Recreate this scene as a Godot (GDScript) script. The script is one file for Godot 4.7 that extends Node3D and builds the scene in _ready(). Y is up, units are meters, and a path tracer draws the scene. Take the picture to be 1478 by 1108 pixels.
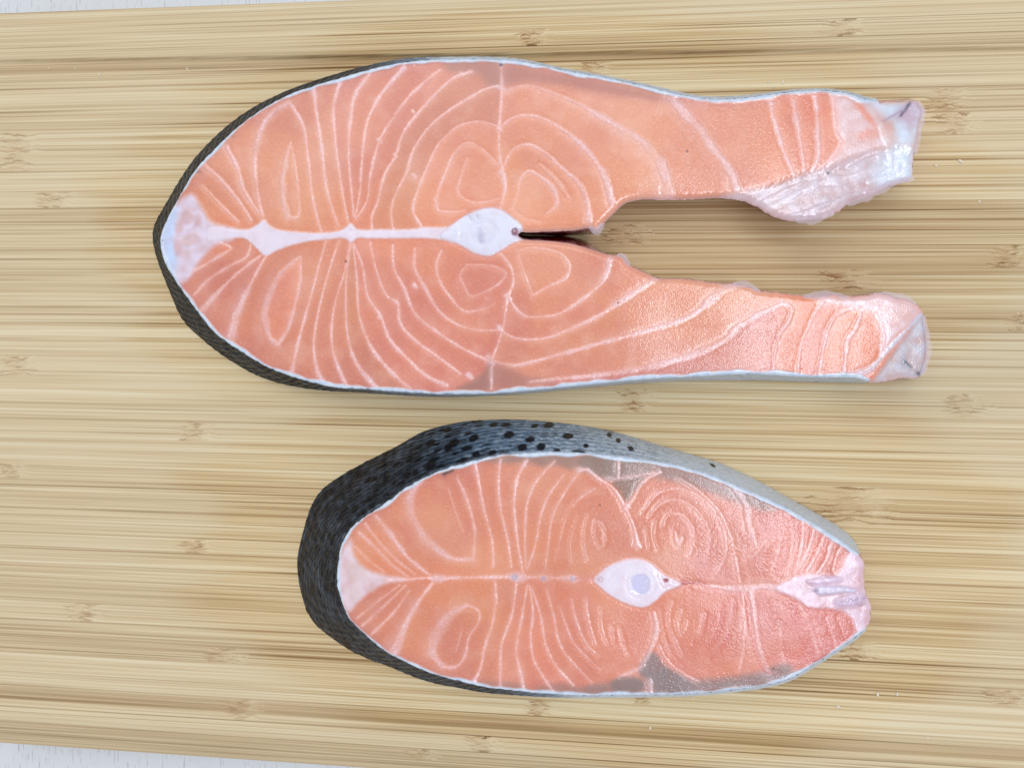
extends Node3D
# Two raw salmon steaks on a bamboo cutting board. Lengths in the builders are millimetres (MM turns them into metres).

const MM := 0.001
const STEP := 0.2          # spacing of the vertices on a cut face
const FLESH := 0
var names := {}
# the outline of the steak being built
var ctl := []               # control points: x, z, skirt x, skirt z, dark, rim width
var ol: Array[PackedFloat32Array] = []   # six dense columns
# the cut face of the steak being built
var x0 := 0.0
var z0 := 0.0
var nx := 0
var nz := 0
var top := 0.0
var inside: PackedByteArray
var od: PackedFloat32Array
var oi: PackedInt32Array
var cr: PackedFloat32Array
var cg: PackedFloat32Array
var cb: PackedFloat32Array
var hh: PackedFloat32Array
var jit: PackedFloat32Array
var part: PackedInt32Array
var sw: PackedFloat32Array
var sv: PackedFloat32Array
var sp: PackedInt32Array
var swd: PackedFloat32Array
var vary_w: PackedFloat32Array
var vary_s: PackedFloat32Array
var gl: PackedFloat32Array
var parts := []             # [name, parent part index or -1]
var part_of := {}
var strand_color := Color8(250, 204, 204)
var wide_color := Color8(240, 212, 224)
var plain_strand := true
var wet_and_shade := [0.2, 0.55, 10.0, 75.0, 0.0]   # how much the cut face glistens: least, most, from x to x, and its slant
var spots := []
var n_a := FastNoiseLite.new()
var n_b := FastNoiseLite.new()
var n_c := FastNoiseLite.new()
var strips := []            # near edge of each bamboo strip
var bamboo: PackedByteArray
const BW := 2048
const BH := 1248
const BX := -180.0
const BZ := -118.0
const BS := 0.188           # mm per texel of the bamboo


func _ready() -> void:
	var cam := Camera3D.new()
	cam.name = "camera"
	cam.transform = Transform3D(Basis(Vector3(0.994532, -0.103301, -0.015358), Vector3(-0.015276, 0.001587, -0.999882), Vector3(0.103313, 0.994649, -0.000000)), Vector3(0.022959, 0.221041, -0.000000))
	cam.fov = 53
	cam.near = 0.01
	cam.far = 20.0
	add_child(cam)
	cam.current = true
	var env := Environment.new()
	env.background_mode = Environment.BG_COLOR
	env.background_color = Color(0.62, 0.625, 0.64).linear_to_srgb()
	env.tonemap_mode = Environment.TONE_MAPPER_LINEAR
	env.tonemap_exposure = 1.0
	env.sdfgi_enabled = true
	env.ssao_enabled = true
	env.ssil_enabled = true
	var we := WorldEnvironment.new()
	we.name = "room_light"
	we.environment = env
	add_child(we)
	_panel("ceiling_panel", Vector3(-0.35, 1.7, -0.9), Vector3(0, 0, 0), Vector2(1.5, 0.9), 0.72, Color(1.0, 0.985, 0.95))
	_panel("ceiling_lamp", Vector3(0.46, 1.6, 0.05), Vector3(0.1, 0, 0), Vector2(0.13, 1.1), 1.0, Color(0.93, 0.955, 1.0))

	_tabletop()
	_cutting_board()
	_large_steak()
	_small_steak()
	_scraps()


func _panel(called: String, at: Vector3, to: Vector3, size: Vector2, energy: float, tint: Color) -> void:
	var l := AreaLight3D.new()
	l.name = called
	l.area_size = size
	l.light_energy = energy
	l.light_color = tint
	l.area_range = 6.0
	l.area_attenuation = 2.0
	l.shadow_enabled = true
	l.position = at
	add_child(l)
	l.look_at_from_position(at, to, Vector3(0, 0, -1))


# ---------------------------------------------------------------- helpers

func numbered(called: String) -> String:
	var n: int = names.get(called, 0)
	names[called] = n + 1
	return called if n == 0 else "%s_%03d" % [called, n]


func tag(o: Node, label: String, category: String, group := "", kind := "") -> void:
	if label: o.set_meta("label", label)
	if category: o.set_meta("category", category)
	if group: o.set_meta("group", group)
	if kind: o.set_meta("kind", kind)


func mesh_of(v: PackedVector3Array, nrm: PackedVector3Array, idx: PackedInt32Array, col := PackedColorArray(), uv := PackedVector2Array()) -> ArrayMesh:
	var a := []
	a.resize(Mesh.ARRAY_MAX)
	a[Mesh.ARRAY_VERTEX] = v
	a[Mesh.ARRAY_NORMAL] = nrm
	if col.size(): a[Mesh.ARRAY_COLOR] = col
	if uv.size(): a[Mesh.ARRAY_TEX_UV] = uv
	a[Mesh.ARRAY_INDEX] = idx
	var m := ArrayMesh.new()
	m.add_surface_from_arrays(Mesh.PRIMITIVE_TRIANGLES, a)
	return m


func piece(called: String, m: Mesh, mat: Material, parent: Node) -> MeshInstance3D:
	var o := MeshInstance3D.new()
	o.name = called
	o.mesh = m
	o.material_override = mat
	parent.add_child(o, true)
	return o


func noise(sd: int, period: float, octaves := 1) -> FastNoiseLite:
	var n := FastNoiseLite.new()
	n.noise_type = FastNoiseLite.TYPE_SIMPLEX_SMOOTH
	n.seed = sd
	n.frequency = 1.0 / period
	n.fractal_type = FastNoiseLite.FRACTAL_FBM if octaves > 1 else FastNoiseLite.FRACTAL_NONE
	n.fractal_octaves = octaves
	return n


func bumps(sd: int, period: float, strength: float, octaves := 3) -> NoiseTexture2D:
	var t := NoiseTexture2D.new()
	t.width = 512
	t.height = 512
	t.seamless = true
	t.noise = noise(sd, period, octaves)
	t.as_normal_map = true
	t.bump_strength = strength
	return t


# ---------------------------------------------------------------- table and board

func _tabletop() -> void:
	# white painted wood, its grain running away from the viewer's left to right edge of the board
	var im := Image.create(512, 512, false, Image.FORMAT_RGB8)
	var a := noise(5, 9.0, 2)
	var b := noise(6, 60.0, 2)
	for y in 512:
		for x in 512:
			var f := a.get_noise_2d(x * 1.6, y * 0.12)
			var s := a.get_noise_2d(x * 2.6 + 900.0, y * 0.16 + 40.0)
			var t := 0.5 + 0.06 * f + 0.07 * b.get_noise_2d(x * 0.6, y * 0.2)
			var c := Color(0.80, 0.825, 0.85).lerp(Color(0.87, 0.885, 0.905), clampf(t, 0, 1))
			c = c.lerp(Color(0.68, 0.67, 0.69), clampf((s - 0.42) * 3.0, 0.0, 0.75))
			im.set_pixel(x, y, c)
	var m := StandardMaterial3D.new()
	m.resource_name = "white_painted_wood"
	m.albedo_texture = ImageTexture.create_from_image(im)
	m.uv1_scale = Vector3(14, 14, 1)
	m.roughness = 0.5
	var box := BoxMesh.new()
	box.size = Vector3(1.6, 0.03, 1.2)
	var pm := PlaneMesh.new()
	pm.size = Vector2(1.6, 1.2)
	var o := piece("tabletop", pm, m, self)
	o.position = Vector3(0, -0.020, 0)
	tag(o, "white painted wooden tabletop under the bamboo board", "tabletop", "", "structure")


func groove_depth(x: float, z: float) -> float:
	# far groove: a sharp wall at its far side, rising gently towards the middle of the board
	var zt := -95.7 + 0.0166 * x
	var d := 0.0
	var u := z - zt
	if u > 0.0 and u < 6.0:
		d = 1.5 * smoothstep(0.0, 0.55, u) * (1.0 - smoothstep(0.9, 6.0, u))
	var w := 99.8 - z
	if w > 0.0 and w < 6.5:
		d = maxf(d, 1.4 * smoothstep(0.0, 0.6, w) * (1.0 - smoothstep(0.9, 6.5, w)))
	if z > 103.4: d += 5.2 * pow((z - 103.4) / 12.0, 1.25)
	if z < -101.6: d += 4.2 * pow((-101.6 - z) / 12.0, 1.25)
	return d


func _ramp(t: float) -> Color:
	t = clampf(t, 0.0, 1.0)
	if t < 0.33: return Color8(112, 84, 52).lerp(Color8(164, 135, 96), t / 0.33)
	if t < 0.66: return Color8(164, 135, 96).lerp(Color8(204, 180, 138), (t - 0.33) / 0.33)
	return Color8(204, 180, 138).lerp(Color8(228, 214, 180), (t - 0.66) / 0.34)


func _streaks(sd: int, columns: int, period: float) -> PackedByteArray:
	var n := noise(sd, period, 2)
	var im := n.get_image(columns, BH, false, false, true)
	im.resize(BW, BH, Image.INTERPOLATE_CUBIC)
	im.convert(Image.FORMAT_L8)
	return im.get_data()


func _cutting_board() -> void:
	var rng := RandomNumberGenerator.new()
	rng.seed = 11
	var z := -115.0
	while z < 114.0:
		strips.append(z)
		z += rng.randf_range(4.2, 7.4)
	strips.append(116.5)
	var fine := _streaks(21, 9, 3.2)
	var mid := _streaks(22, 6, 7.5)
	var broad := _streaks(23, 6, 22.0)
	var hair := _streaks(24, 7, 3.8)
	var thread := _streaks(25, 14, 1.7)
	var dry := noise(32, 30.0, 2)
	bamboo.resize(BW * BH * 3)
	var ramp := PackedByteArray()
	ramp.resize(768)
	for i in 256:
		var c := _ramp(i / 255.0)
		ramp[i * 3] = c.r8
		ramp[i * 3 + 1] = c.g8
		ramp[i * 3 + 2] = c.b8
	var k := 0
	var tone := 0.0
	var seam := 0.0
	for y in BH:
		var zz := BZ + y * BS
		while k < strips.size() - 1 and zz >= strips[k]:
			k += 1
			tone = rng.randf_range(-0.12, 0.11)
			if rng.randf() < 0.12: tone -= 0.09
			if strips[k - 1] > 102.0: tone = -0.26 + rng.randf_range(-0.05, 0.05)
			seam = rng.randf_range(0.0, 0.75)
		var edge: float = 9.0 if k == 0 else minf(zz - strips[k - 1], strips[k] - zz)
		var line := seam * clampf(1.0 - edge / 0.24, 0.0, 1.0)
		# the juice grooves get browner wood, with their shade painted in too
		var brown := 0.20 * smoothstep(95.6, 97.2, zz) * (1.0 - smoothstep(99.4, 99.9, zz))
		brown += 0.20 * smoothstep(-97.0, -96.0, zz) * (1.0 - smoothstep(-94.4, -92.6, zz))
		var row := y * BW
		var shift := k * 131
		for x in BW:
			var q := row + x
			var qs := row + pingpong_x(x + shift)
			var f := fine[qs] / 255.0
			var m := mid[qs] / 255.0
			var b := broad[qs] / 255.0
			var h := hair[q] / 255.0
			m = clampf(0.5 + (m - 0.5) * 1.5, 0.0, 1.0)
			m = m * m * (3.0 - 2.0 * m)
			var t := 0.75 + tone * 0.8 + 0.16 * (b - 0.5) + 0.16 * (m - 0.5) + 0.42 * (f - 0.5)
			t -= clampf((h - 0.60) * 6.0, 0.0, 1.0) * 0.55 * b
			t -= line * (0.3 + m)
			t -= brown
			t += 0.40 * (thread[q] / 255.0 - 0.5)
			var ti := clampi(int(t * 255.0), 0, 255) * 3
			bamboo[q * 3] = ramp[ti]
			bamboo[q * 3 + 1] = ramp[ti + 1]
			bamboo[q * 3 + 2] = ramp[ti + 2]
	_knots()
	# juice keeps the wood round the fish darker and warmer; away from it the board is dry and paler
	var dim := PackedFloat32Array()
	var dw := BW / 8
	dim.resize(dw * (BH / 8 + 1))
	var wet_and_shade := dim.duplicate()
	for y in BH / 8 + 1:
		for x in dw:
			var px := BX + x * 8 * BS
			var pz := BZ + y * 8 * BS
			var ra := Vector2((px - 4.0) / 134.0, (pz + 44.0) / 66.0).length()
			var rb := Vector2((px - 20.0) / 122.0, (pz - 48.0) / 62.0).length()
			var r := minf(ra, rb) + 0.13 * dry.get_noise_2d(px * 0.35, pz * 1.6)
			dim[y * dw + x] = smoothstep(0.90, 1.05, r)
			# a faint cast shadow painted into the wood right of the belly flaps
			wet_and_shade[y * dw + x] = 0.05 * (1.0 - smoothstep(0.8, 1.2, Vector2((px - 118.0) / 42.0, (pz + 24.0) / 34.0).length() + 0.3 * dry.get_noise_2d(px * 0.4, pz * 2.0)))
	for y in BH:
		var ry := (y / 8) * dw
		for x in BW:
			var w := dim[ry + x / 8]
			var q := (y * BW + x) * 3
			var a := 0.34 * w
			var g := 1.0 - wet_and_shade[ry + x / 8]
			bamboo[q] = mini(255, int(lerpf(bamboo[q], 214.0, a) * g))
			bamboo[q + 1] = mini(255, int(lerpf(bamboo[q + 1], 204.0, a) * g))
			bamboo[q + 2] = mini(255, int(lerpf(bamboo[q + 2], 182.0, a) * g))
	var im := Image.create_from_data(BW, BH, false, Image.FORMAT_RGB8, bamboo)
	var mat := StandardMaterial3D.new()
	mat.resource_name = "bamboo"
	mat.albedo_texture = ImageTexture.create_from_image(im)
	mat.texture_repeat = false
	mat.roughness = 0.6
	mat.metallic_specular = 0.2
	var board := Node3D.new()
	board.name = "cutting_board"
	add_child(board)
	tag(board, "bamboo cutting board of laminated strips with juice grooves, under both salmon steaks", "cutting board")
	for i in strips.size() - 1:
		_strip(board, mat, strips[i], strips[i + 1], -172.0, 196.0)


func _strip(board: Node3D, mat: Material, za: float, zb: float, xa: float, xb: float) -> void:
	var flat := za > -86.0 and zb < 92.0
	var rows := PackedFloat32Array([za, za + 0.12, za + 0.3])
	if not flat:
		var zz := za + 0.6
		while zz < zb - 0.5:
			rows.append(zz)
			zz += 0.3
	rows.append_array([zb - 0.3, zb - 0.12, zb])
	var cols := 1 if flat else 40
	var v := PackedVector3Array()
	var nr := PackedVector3Array()
	var uv := PackedVector2Array()
	var id := PackedInt32Array()
	var nr_rows := rows.size()
	for c in cols + 1:
		var x := lerpf(xa, xb, float(c) / cols)
		for r in nr_rows:
			var zr := rows[r]
			var d := groove_depth(x, zr)
			var e := 0.06 if r == 0 or r == nr_rows - 1 else (0.02 if r == 1 or r == nr_rows - 2 else 0.0)
			var sl := (groove_depth(x, zr + 0.1) - groove_depth(x, zr - 0.1)) / 0.2
			v.append(Vector3(x, -d - e, zr) * MM)
			var tilt := -0.22 if r == 0 else (0.22 if r == nr_rows - 1 else 0.0)
			nr.append(Vector3(0, 1, sl + tilt).normalized())
			uv.append(Vector2((x - BX) / (BS * BW), (zr - BZ) / (BS * BH)))
	# sides and underside
	for c in cols:
		for r in nr_rows - 1:
			var a := c * nr_rows + r
			id.append_array([a, a + nr_rows, a + 1, a + 1, a + nr_rows, a + nr_rows + 1])
	var base := -19.6
	for side in 2:
		var zs := za if side == 0 else zb
		var first := v.size()
		for c in cols + 1:
			var x := lerpf(xa, xb, float(c) / cols)
			var yt := v[c * nr_rows + (0 if side == 0 else nr_rows - 1)].y
			for yy in [yt, base * MM]:
				v.append(Vector3(x * MM, yy, zs * MM))
				nr.append(Vector3(0, 0, -1 if side == 0 else 1))
				uv.append(Vector2((x - BX) / (BS * BW), (zs - BZ) / (BS * BH)))
		for c in cols:
			var a := first + c * 2
			if side == 0: id.append_array([a, a + 1, a + 2, a + 2, a + 1, a + 3])
			else: id.append_array([a, a + 2, a + 1, a + 2, a + 3, a + 1])
	for side in 2:
		var xs := xa if side == 0 else xb
		var first := v.size()
		for r in nr_rows:
			var yt := v[(0 if side == 0 else cols * nr_rows) + r].y
			for yy in [yt, base * MM]:
				v.append(Vector3(xs * MM, yy, rows[r] * MM))
				nr.append(Vector3(-1 if side == 0 else 1, 0, 0))
				uv.append(Vector2((xs - BX) / (BS * BW), (rows[r] - BZ) / (BS * BH)))
		for r in nr_rows - 1:
			var a := first + r * 2
			if side == 0: id.append_array([a, a + 2, a + 1, a + 2, a + 3, a + 1])
			else: id.append_array([a, a + 1, a + 2, a + 2, a + 1, a + 3])
	piece("bamboo_strip", mesh_of(v, nr, id, PackedColorArray(), uv), mat, board)


func pingpong_x(x: int) -> int:
	x = x % (2 * BW)
	return x if x < BW else 2 * BW - 1 - x


func _bamboo_node(x: float, z: float, w: float, h: float) -> void:
	# the ring of a bamboo joint: fibres pinch, darken in short dashes and leave a pale heart
	var k := 0
	while k < strips.size() - 2 and z >= strips[k + 1]: k += 1
	var za: float = strips[k]
	var zb: float = strips[k + 1]
	if h > 7.0 and k < strips.size() - 2: zb = strips[k + 2]
	var zc := (za + zb) * 0.5
	var hw := (zb - za) * 0.5
	var rad := w * 3.2
	var xa := clampi(int((x - rad - BX) / BS), 1, BW - 2)
	var xb := clampi(int((x + rad - BX) / BS), 1, BW - 2)
	var ya := clampi(int((za - BZ) / BS), 1, BH - 2)
	var yb := clampi(int((zb - BZ) / BS), 1, BH - 2)
	var old := bamboo.slice(ya * BW * 3, (yb + 1) * BW * 3)
	n_a = noise(int(x * 7.0 + z * 13.0), 1.0, 2)
	var rng := RandomNumberGenerator.new()
	rng.seed = int(absf(x * 91.0 + z * 37.0)) + 5
	for y in range(ya, yb + 1):
		for xx in range(xa, xb + 1):
			var dx := (BX + xx * BS - x) / w
			var dz := (BZ + y * BS - zc) / hw
			var g := exp(-dx * dx * 1.3)
			var env := g * clampf((1.0 - absf(dz)) * 4.0, 0.0, 1.0)
			var bend := env * (0.8 * sin(dz * 2.6 + dx * 1.5) + 0.5 * n_a.get_noise_2d(dx * 1.3, dz * 1.6))
			var sy := clampi(y + int(bend / BS), ya, yb)
			var sq := ((sy - ya) * BW + xx) * 3
			var pale := exp(-pow(dx - 0.5, 2.0) * 3.5) * env * (0.35 + 0.5 * n_a.get_noise_2d(dx * 2.0, dz * 2.0))
			var warm := exp(-pow(dx + 0.45, 2.0) * 1.2) * env * 0.30
			var c := Color8(old[sq], old[sq + 1], old[sq + 2])
			c = c.lerp(Color8(186, 150, 108), warm)
			c = c.lerp(Color8(221, 205, 170), clampf(pale, 0.0, 0.7))
			var q := (y * BW + xx) * 3
			bamboo[q] = c.r8
			bamboo[q + 1] = c.g8
			bamboo[q + 2] = c.b8
	# broken fibres: thin dark dashes that bow round the heart of the joint
	var dashes := int(5.0 + hw * 2.6)
	for d in dashes:
		var v := rng.randf_range(-0.92, 0.92)
		var from := rng.randf_range(-1.0, 0.35) - 0.25
		var to := from + rng.randf_range(0.25, 0.8)
		var bow := rng.randf_range(-0.9, 0.9) - 0.5 * v
		var tilt := rng.randf_range(-0.5, 0.5)
		var dark := rng.randf_range(0.5, 1.0)
		var fat := rng.randf_range(0.11, 0.26)
		var steps := int((to - from) * w / BS * 1.2) + 2
		for s in steps:
			var u := float(s) / (steps - 1)
			var fx := lerpf(from, to, u)
			var zz := zc + v * hw + bow * (1.0 - 4.0 * (u - 0.5) * (u - 0.5)) * 0.55 + tilt * (u - 0.5) + 0.25 * n_a.get_noise_2d(fx * 6.0, v * 9.0)
			var cx := (x + fx * w - BX) / BS
			var cy := (zz - BZ) / BS
			var r := fat / BS * sin(PI * clampf(u, 0.04, 0.96)) * 0.7
			for py in range(int(cy - r - 1.0), int(cy + r + 2.0)):
				if py < ya or py > yb: continue
				var px := clampi(int(cx), 1, BW - 2)
				var ink := clampf(r + 0.5 - absf(py - cy), 0.0, 1.0) * dark * 0.7
				var q := (py * BW + px) * 3
				bamboo[q] = int(lerpf(bamboo[q], 128.0, ink))
				bamboo[q + 1] = int(lerpf(bamboo[q + 1], 88.0, ink))
				bamboo[q + 2] = int(lerpf(bamboo[q + 2], 54.0, ink))


func _knots() -> void:
	_bamboo_node(4.65, -101.66, 5.2, 5.2)
	_bamboo_node(-153.89, -71.81, 6.8, 7.2)
	_bamboo_node(-142.15, -56.26, 7.2, 4.4)
	_bamboo_node(-95.06, 17.74, 6, 3.2)
	_bamboo_node(35.84, 3.19, 5.2, 4.4)
	_bamboo_node(-94.54, 49.68, 6, 6)
	_bamboo_node(-85.28, 82.61, 7.2, 5.2)
	_bamboo_node(94.83, 28.76, 12, 8)
	_bamboo_node(125.21, 1.48, 6, 4.4)
	_bamboo_node(91.12, -97.55, 6.8, 5.6)
	_bamboo_node(-152.7, -0.02, 7.2, 4)
	_bamboo_node(-154.49, 31.52, 4.8, 6)
	_bamboo_node(-129.84, 70.7, 6.8, 3.6)
	_bamboo_node(93, -32.81, 7.2, 4)
	_bamboo_node(135.31, -36.56, 6, 4)
	_bamboo_node(121.46, -72.44, 6, 5.2)
	_bamboo_node(97.32, 73.18, 6, 3.6)
	_bamboo_node(137.02, 82, 6.8, 4.4)
	_bamboo_node(-6.23, 105.61, 5.2, 4)
	_bamboo_node(9.61, 91.05, 4.8, 3.2)
	_bamboo_node(-79.6, 98.29, 6.8, 1.6)
	_bamboo_node(118.69, -78.16, 6, 3.6)
	_bamboo_node(-24.56, 108.81, 5.2, 3.2)
	_bamboo_node(32.24, -41.67, 6.8, 4)
	_bamboo_node(22.66, -91.78, 4.8, 2.8)
	_bamboo_node(138.25, -15.96, 4, 3.2)
	_bamboo_node(40.05, 88.7, 4.8, 2)


# ---------------------------------------------------------------- the steaks

func _rim(v: Array) -> void:
	for i in range(0, v.size(), 6):
		ctl.append(PackedFloat32Array(v.slice(i, i + 6)))


func _knot_time(a: PackedFloat32Array, b: PackedFloat32Array) -> float:
	return maxf(0.05, sqrt(Vector2(a[0] - b[0], a[1] - b[1]).length()))


func _dense(c: Array, closed: bool, step: float) -> Array[PackedFloat32Array]:
	# centripetal Catmull-Rom through rows of numbers, the first two of each row being a place
	var cols := []
	var width: int = c[0].size()
	var out: Array[PackedFloat32Array] = []
	for w in width: out.append(PackedFloat32Array())
	var n := c.size()
	for i in (n if closed else n - 1):
		var p0: PackedFloat32Array = c[(i - 1 + n) % n] if closed or i > 0 else c[i]
		var p1: PackedFloat32Array = c[i]
		var p2: PackedFloat32Array = c[(i + 1) % n]
		var p3: PackedFloat32Array = c[(i + 2) % n] if closed or i + 2 < n else p2
		var t1 := _knot_time(p0, p1)
		var t2 := t1 + _knot_time(p1, p2)
		var t3 := t2 + _knot_time(p2, p3)
		var m := maxi(1, int(ceil(Vector2(p1[0] - p2[0], p1[1] - p2[1]).length() / step)))
		for k in m:
			var t := lerpf(t1, t2, float(k) / m)
			for w in width:
				if w >= 4:
					out[w].append(lerpf(p1[w], p2[w], float(k) / m))
					continue
				var a1 := lerpf(p0[w], p1[w], t / t1)
				var a2 := lerpf(p1[w], p2[w], (t - t1) / (t2 - t1))
				var a3 := lerpf(p2[w], p3[w], (t - t2) / (t3 - t2))
				var b1 := lerpf(a1, a2, t / t2)
				var b2 := lerpf(a2, a3, (t - t1) / (t3 - t1))
				out[w].append(lerpf(b1, b2, (t - t1) / (t2 - t1)))
	if not closed:
		for w in width: out[w].append(c[n - 1][w])
	return out


func _begin_cut(height: float) -> void:
	top = height
	ol = _dense(ctl, true, 0.32)
	var n := ol[0].size()
	# a knife and fish skin never leave a perfectly smooth edge
	var ragged := noise(41, 3.2, 3)
	for i in n:
		var rag_by := 0.07 if ol[5][i] > 0.6 else 0.07 + 0.3 * smoothstep(30.0, 75.0, ol[0][i])
		ol[0][i] += rag_by * ragged.get_noise_2d(i * 0.32, 3.0)
		ol[1][i] += rag_by * ragged.get_noise_2d(i * 0.32, 77.0)
	# the foot of the skin runs as one smooth sweep
	for pass_no in 3:
		for w in [2, 3]:
			var was: PackedFloat32Array = ol[w].duplicate()
			for i in n:
				if ol[5][i] < 0.6: continue
				var sum := 0.0
				for k in range(-6, 7): sum += was[(i + k + n) % n]
				ol[w][i] = sum / 13.0
	var lo := Vector2(1e9, 1e9)
	var hi := -lo
	for i in n:
		lo = lo.min(Vector2(ol[0][i], ol[1][i]))
		hi = hi.max(Vector2(ol[0][i], ol[1][i]))
	x0 = lo.x - 2.0
	z0 = lo.y - 2.0
	nx = int((hi.x - lo.x + 4.0) / STEP) + 1
	nz = int((hi.y - lo.y + 4.0) / STEP) + 1
	var s := nx * nz
	inside = PackedByteArray()
	inside.resize(s)
	for z in nz:
		var pz := z0 + z * STEP
		var cuts := PackedFloat32Array()
		for i in n:
			var j := (i + 1) % n
			var za := ol[1][i]
			var zb := ol[1][j]
			if (za <= pz) != (zb <= pz):
				cuts.append(ol[0][i] + (pz - za) / (zb - za) * (ol[0][j] - ol[0][i]))
		cuts.sort()
		for c in range(0, cuts.size() - 1, 2):
			var a := int(ceil((cuts[c] - x0) / STEP))
			var b := int(floor((cuts[c + 1] - x0) / STEP))
			for x in range(a, b + 1): inside[z * nx + x] = 1
	od = _floats(s, 99.0)
	oi = PackedInt32Array()
	oi.resize(s)
	for i in n:
		var j := (i + 1) % n
		var a := Vector2(ol[0][i], ol[1][i])
		var b := Vector2(ol[0][j], ol[1][j])
		var d := b - a
		var l2 := maxf(d.length_squared(), 1e-9)
		var m := (a + b) * 0.5
		var r := 3.4
		for z in range(maxi(0, int((m.y - r - z0) / STEP)), mini(nz - 1, int((m.y + r - z0) / STEP)) + 1):
			var qz := z0 + z * STEP - a.y
			for x in range(maxi(0, int((m.x - r - x0) / STEP)), mini(nx - 1, int((m.x + r - x0) / STEP)) + 1):
				var qx := x0 + x * STEP - a.x
				var t := clampf((qx * d.x + qz * d.y) / l2, 0.0, 1.0)
				var ex := qx - d.x * t
				var ez := qz - d.y * t
				var dd := ex * ex + ez * ez
				var q := z * nx + x
				if dd < od[q]:
					od[q] = dd
					oi[q] = i
	cr = _floats(s, 0.0)
	cg = _floats(s, 0.0)
	cb = _floats(s, 0.0)
	hh = _floats(s, 0.0)
	jit = _floats(s, 0.0)
	sw = _floats(s, 0.0)
	sv = _floats(s, 9.0)
	swd = _floats(s, 0.0)
	vary_w = _floats(s, 1.0)
	vary_s = _floats(s, 1.0)
	gl = _floats(s, 0.0)
	var thick := noise(55, 7.0, 2)
	var faint := noise(56, 11.0, 2)
	var plates := noise(57, 8.0, 2)
	sp = PackedInt32Array()
	sp.resize(s)
	part = PackedInt32Array()
	part.resize(s)
	parts = [["muscle", -1]]
	part_of = {}
	spots = []
	strand_color = Color8(250, 204, 204)
	var blotch := noise(51, 22.0, 3)
	var warm := noise(52, 9.0, 2)
	var grain := noise(53, 0.75, 2)
	var swell := noise(62, 34.0)
	var deep := noise(58, 30.0, 2)
	var threads := noise(59, 2.2, 2)
	var fibre := noise(54, 1.5, 2)
	for z in nz:
		for x in nx:
			var q := z * nx + x
			od[q] = sqrt(od[q]) if od[q] < 98.0 else 9.0
			if inside[q] == 0 and od[q] > 1.0: continue
			var px := x0 + x * STEP
			var pz := z0 + z * STEP
			var b := blotch.get_noise_2d(px, pz)
			var w := warm.get_noise_2d(px, pz)
			var g := grain.get_noise_2d(px, pz)
			var f := fibre.get_noise_2d(px * 0.8 + pz * 0.5, pz * 2.0)
			var away := clampf(absf((pz - mid_z) / half_z) + 0.35 * b, 0.0, 1.0)
			var c := flesh_tone.lerp(flesh_pink, clampf(away * 0.9 + 0.25 * w, 0.0, 1.0))
			c = c.lerp(flesh_pale, clampf(w * 0.9, 0.0, 0.45))
			c = c.lerp(Color8(220, 122, 88), 0.55 * exp(-absf(pz - mid_z) / 7.0) * clampf(0.7 + b, 0.0, 1.0))
			c = c.lerp(flesh_red, smoothstep(red_from, red_from + 45.0, px) * clampf(0.6 + 0.5 * b, 0.0, 1.0))
			c = c.lerp(tip_tone, 0.8 * smoothstep(62.0, 80.0, px))
			c = c.lerp(Color8(188, 106, 100), clampf(0.55 * deep.get_noise_2d(px, pz) + 0.04, 0.0, 0.22))
			c = c.lerp(Color8(232, 176, 152), clampf(0.6 * deep.get_noise_2d(px + 300.0, pz) - 0.02, 0.0, 0.24))
			var v := 1.0 + 0.022 * threads.get_noise_2d(px * 0.9 + 0.35 * pz, pz * 3.2 - px * 1.1) + 0.012 * g + 0.012 * f
			if ol[5][oi[q]] > 0.6 and od[q] < 4.0:
				c = c.lerp(Color8(180, 104, 104), 0.62 * exp(-od[q] / 1.5))
			if g > 0.42: c = c.lerp(Color8(246, 190, 164), (g - 0.42) * 1.4)
			cr[q] = c.r * v
			cg[q] = c.g * v
			cb[q] = c.b * v
			vary_w[q] = 1.0 + 0.55 * thick.get_noise_2d(px, pz)
			vary_s[q] = clampf(0.92 + 0.5 * faint.get_noise_2d(px, pz), 0.45, 1.0)
			gl[q] = lerpf(wet_and_shade[0], wet_and_shade[1], smoothstep(wet_and_shade[2], wet_and_shade[3], px + wet_and_shade[4] * pz))
			hh[q] = 0.34 * swell.get_noise_2d(px, pz) + 0.06 * maxf(0.0, gl[q] - 0.6) * plates.get_noise_2d(px, pz)
			jit[q] = 0.15 * fibre.get_noise_2d(px * 1.1, pz * 1.1) + 0.06 * g


var flesh_tone := Color8(220, 143, 112)
var flesh_pink := Color8(209, 129, 109)
var flesh_pale := Color8(226, 163, 141)
var flesh_red := Color8(222, 152, 129)
var tip_tone := Color8(224, 124, 90)
var red_from := 40.0
var mid_z := -44.0
var half_z := 46.0


func _floats(n: int, v: float) -> PackedFloat32Array:
	var a := PackedFloat32Array()
	a.resize(n)
	a.fill(v)
	return a


func _part(called: String, parent := "") -> int:
	parts.append([called, part_of.get(parent, -1) if parent else -1])
	if not part_of.has(called): part_of[called] = parts.size() - 1
	return parts.size() - 1


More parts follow.
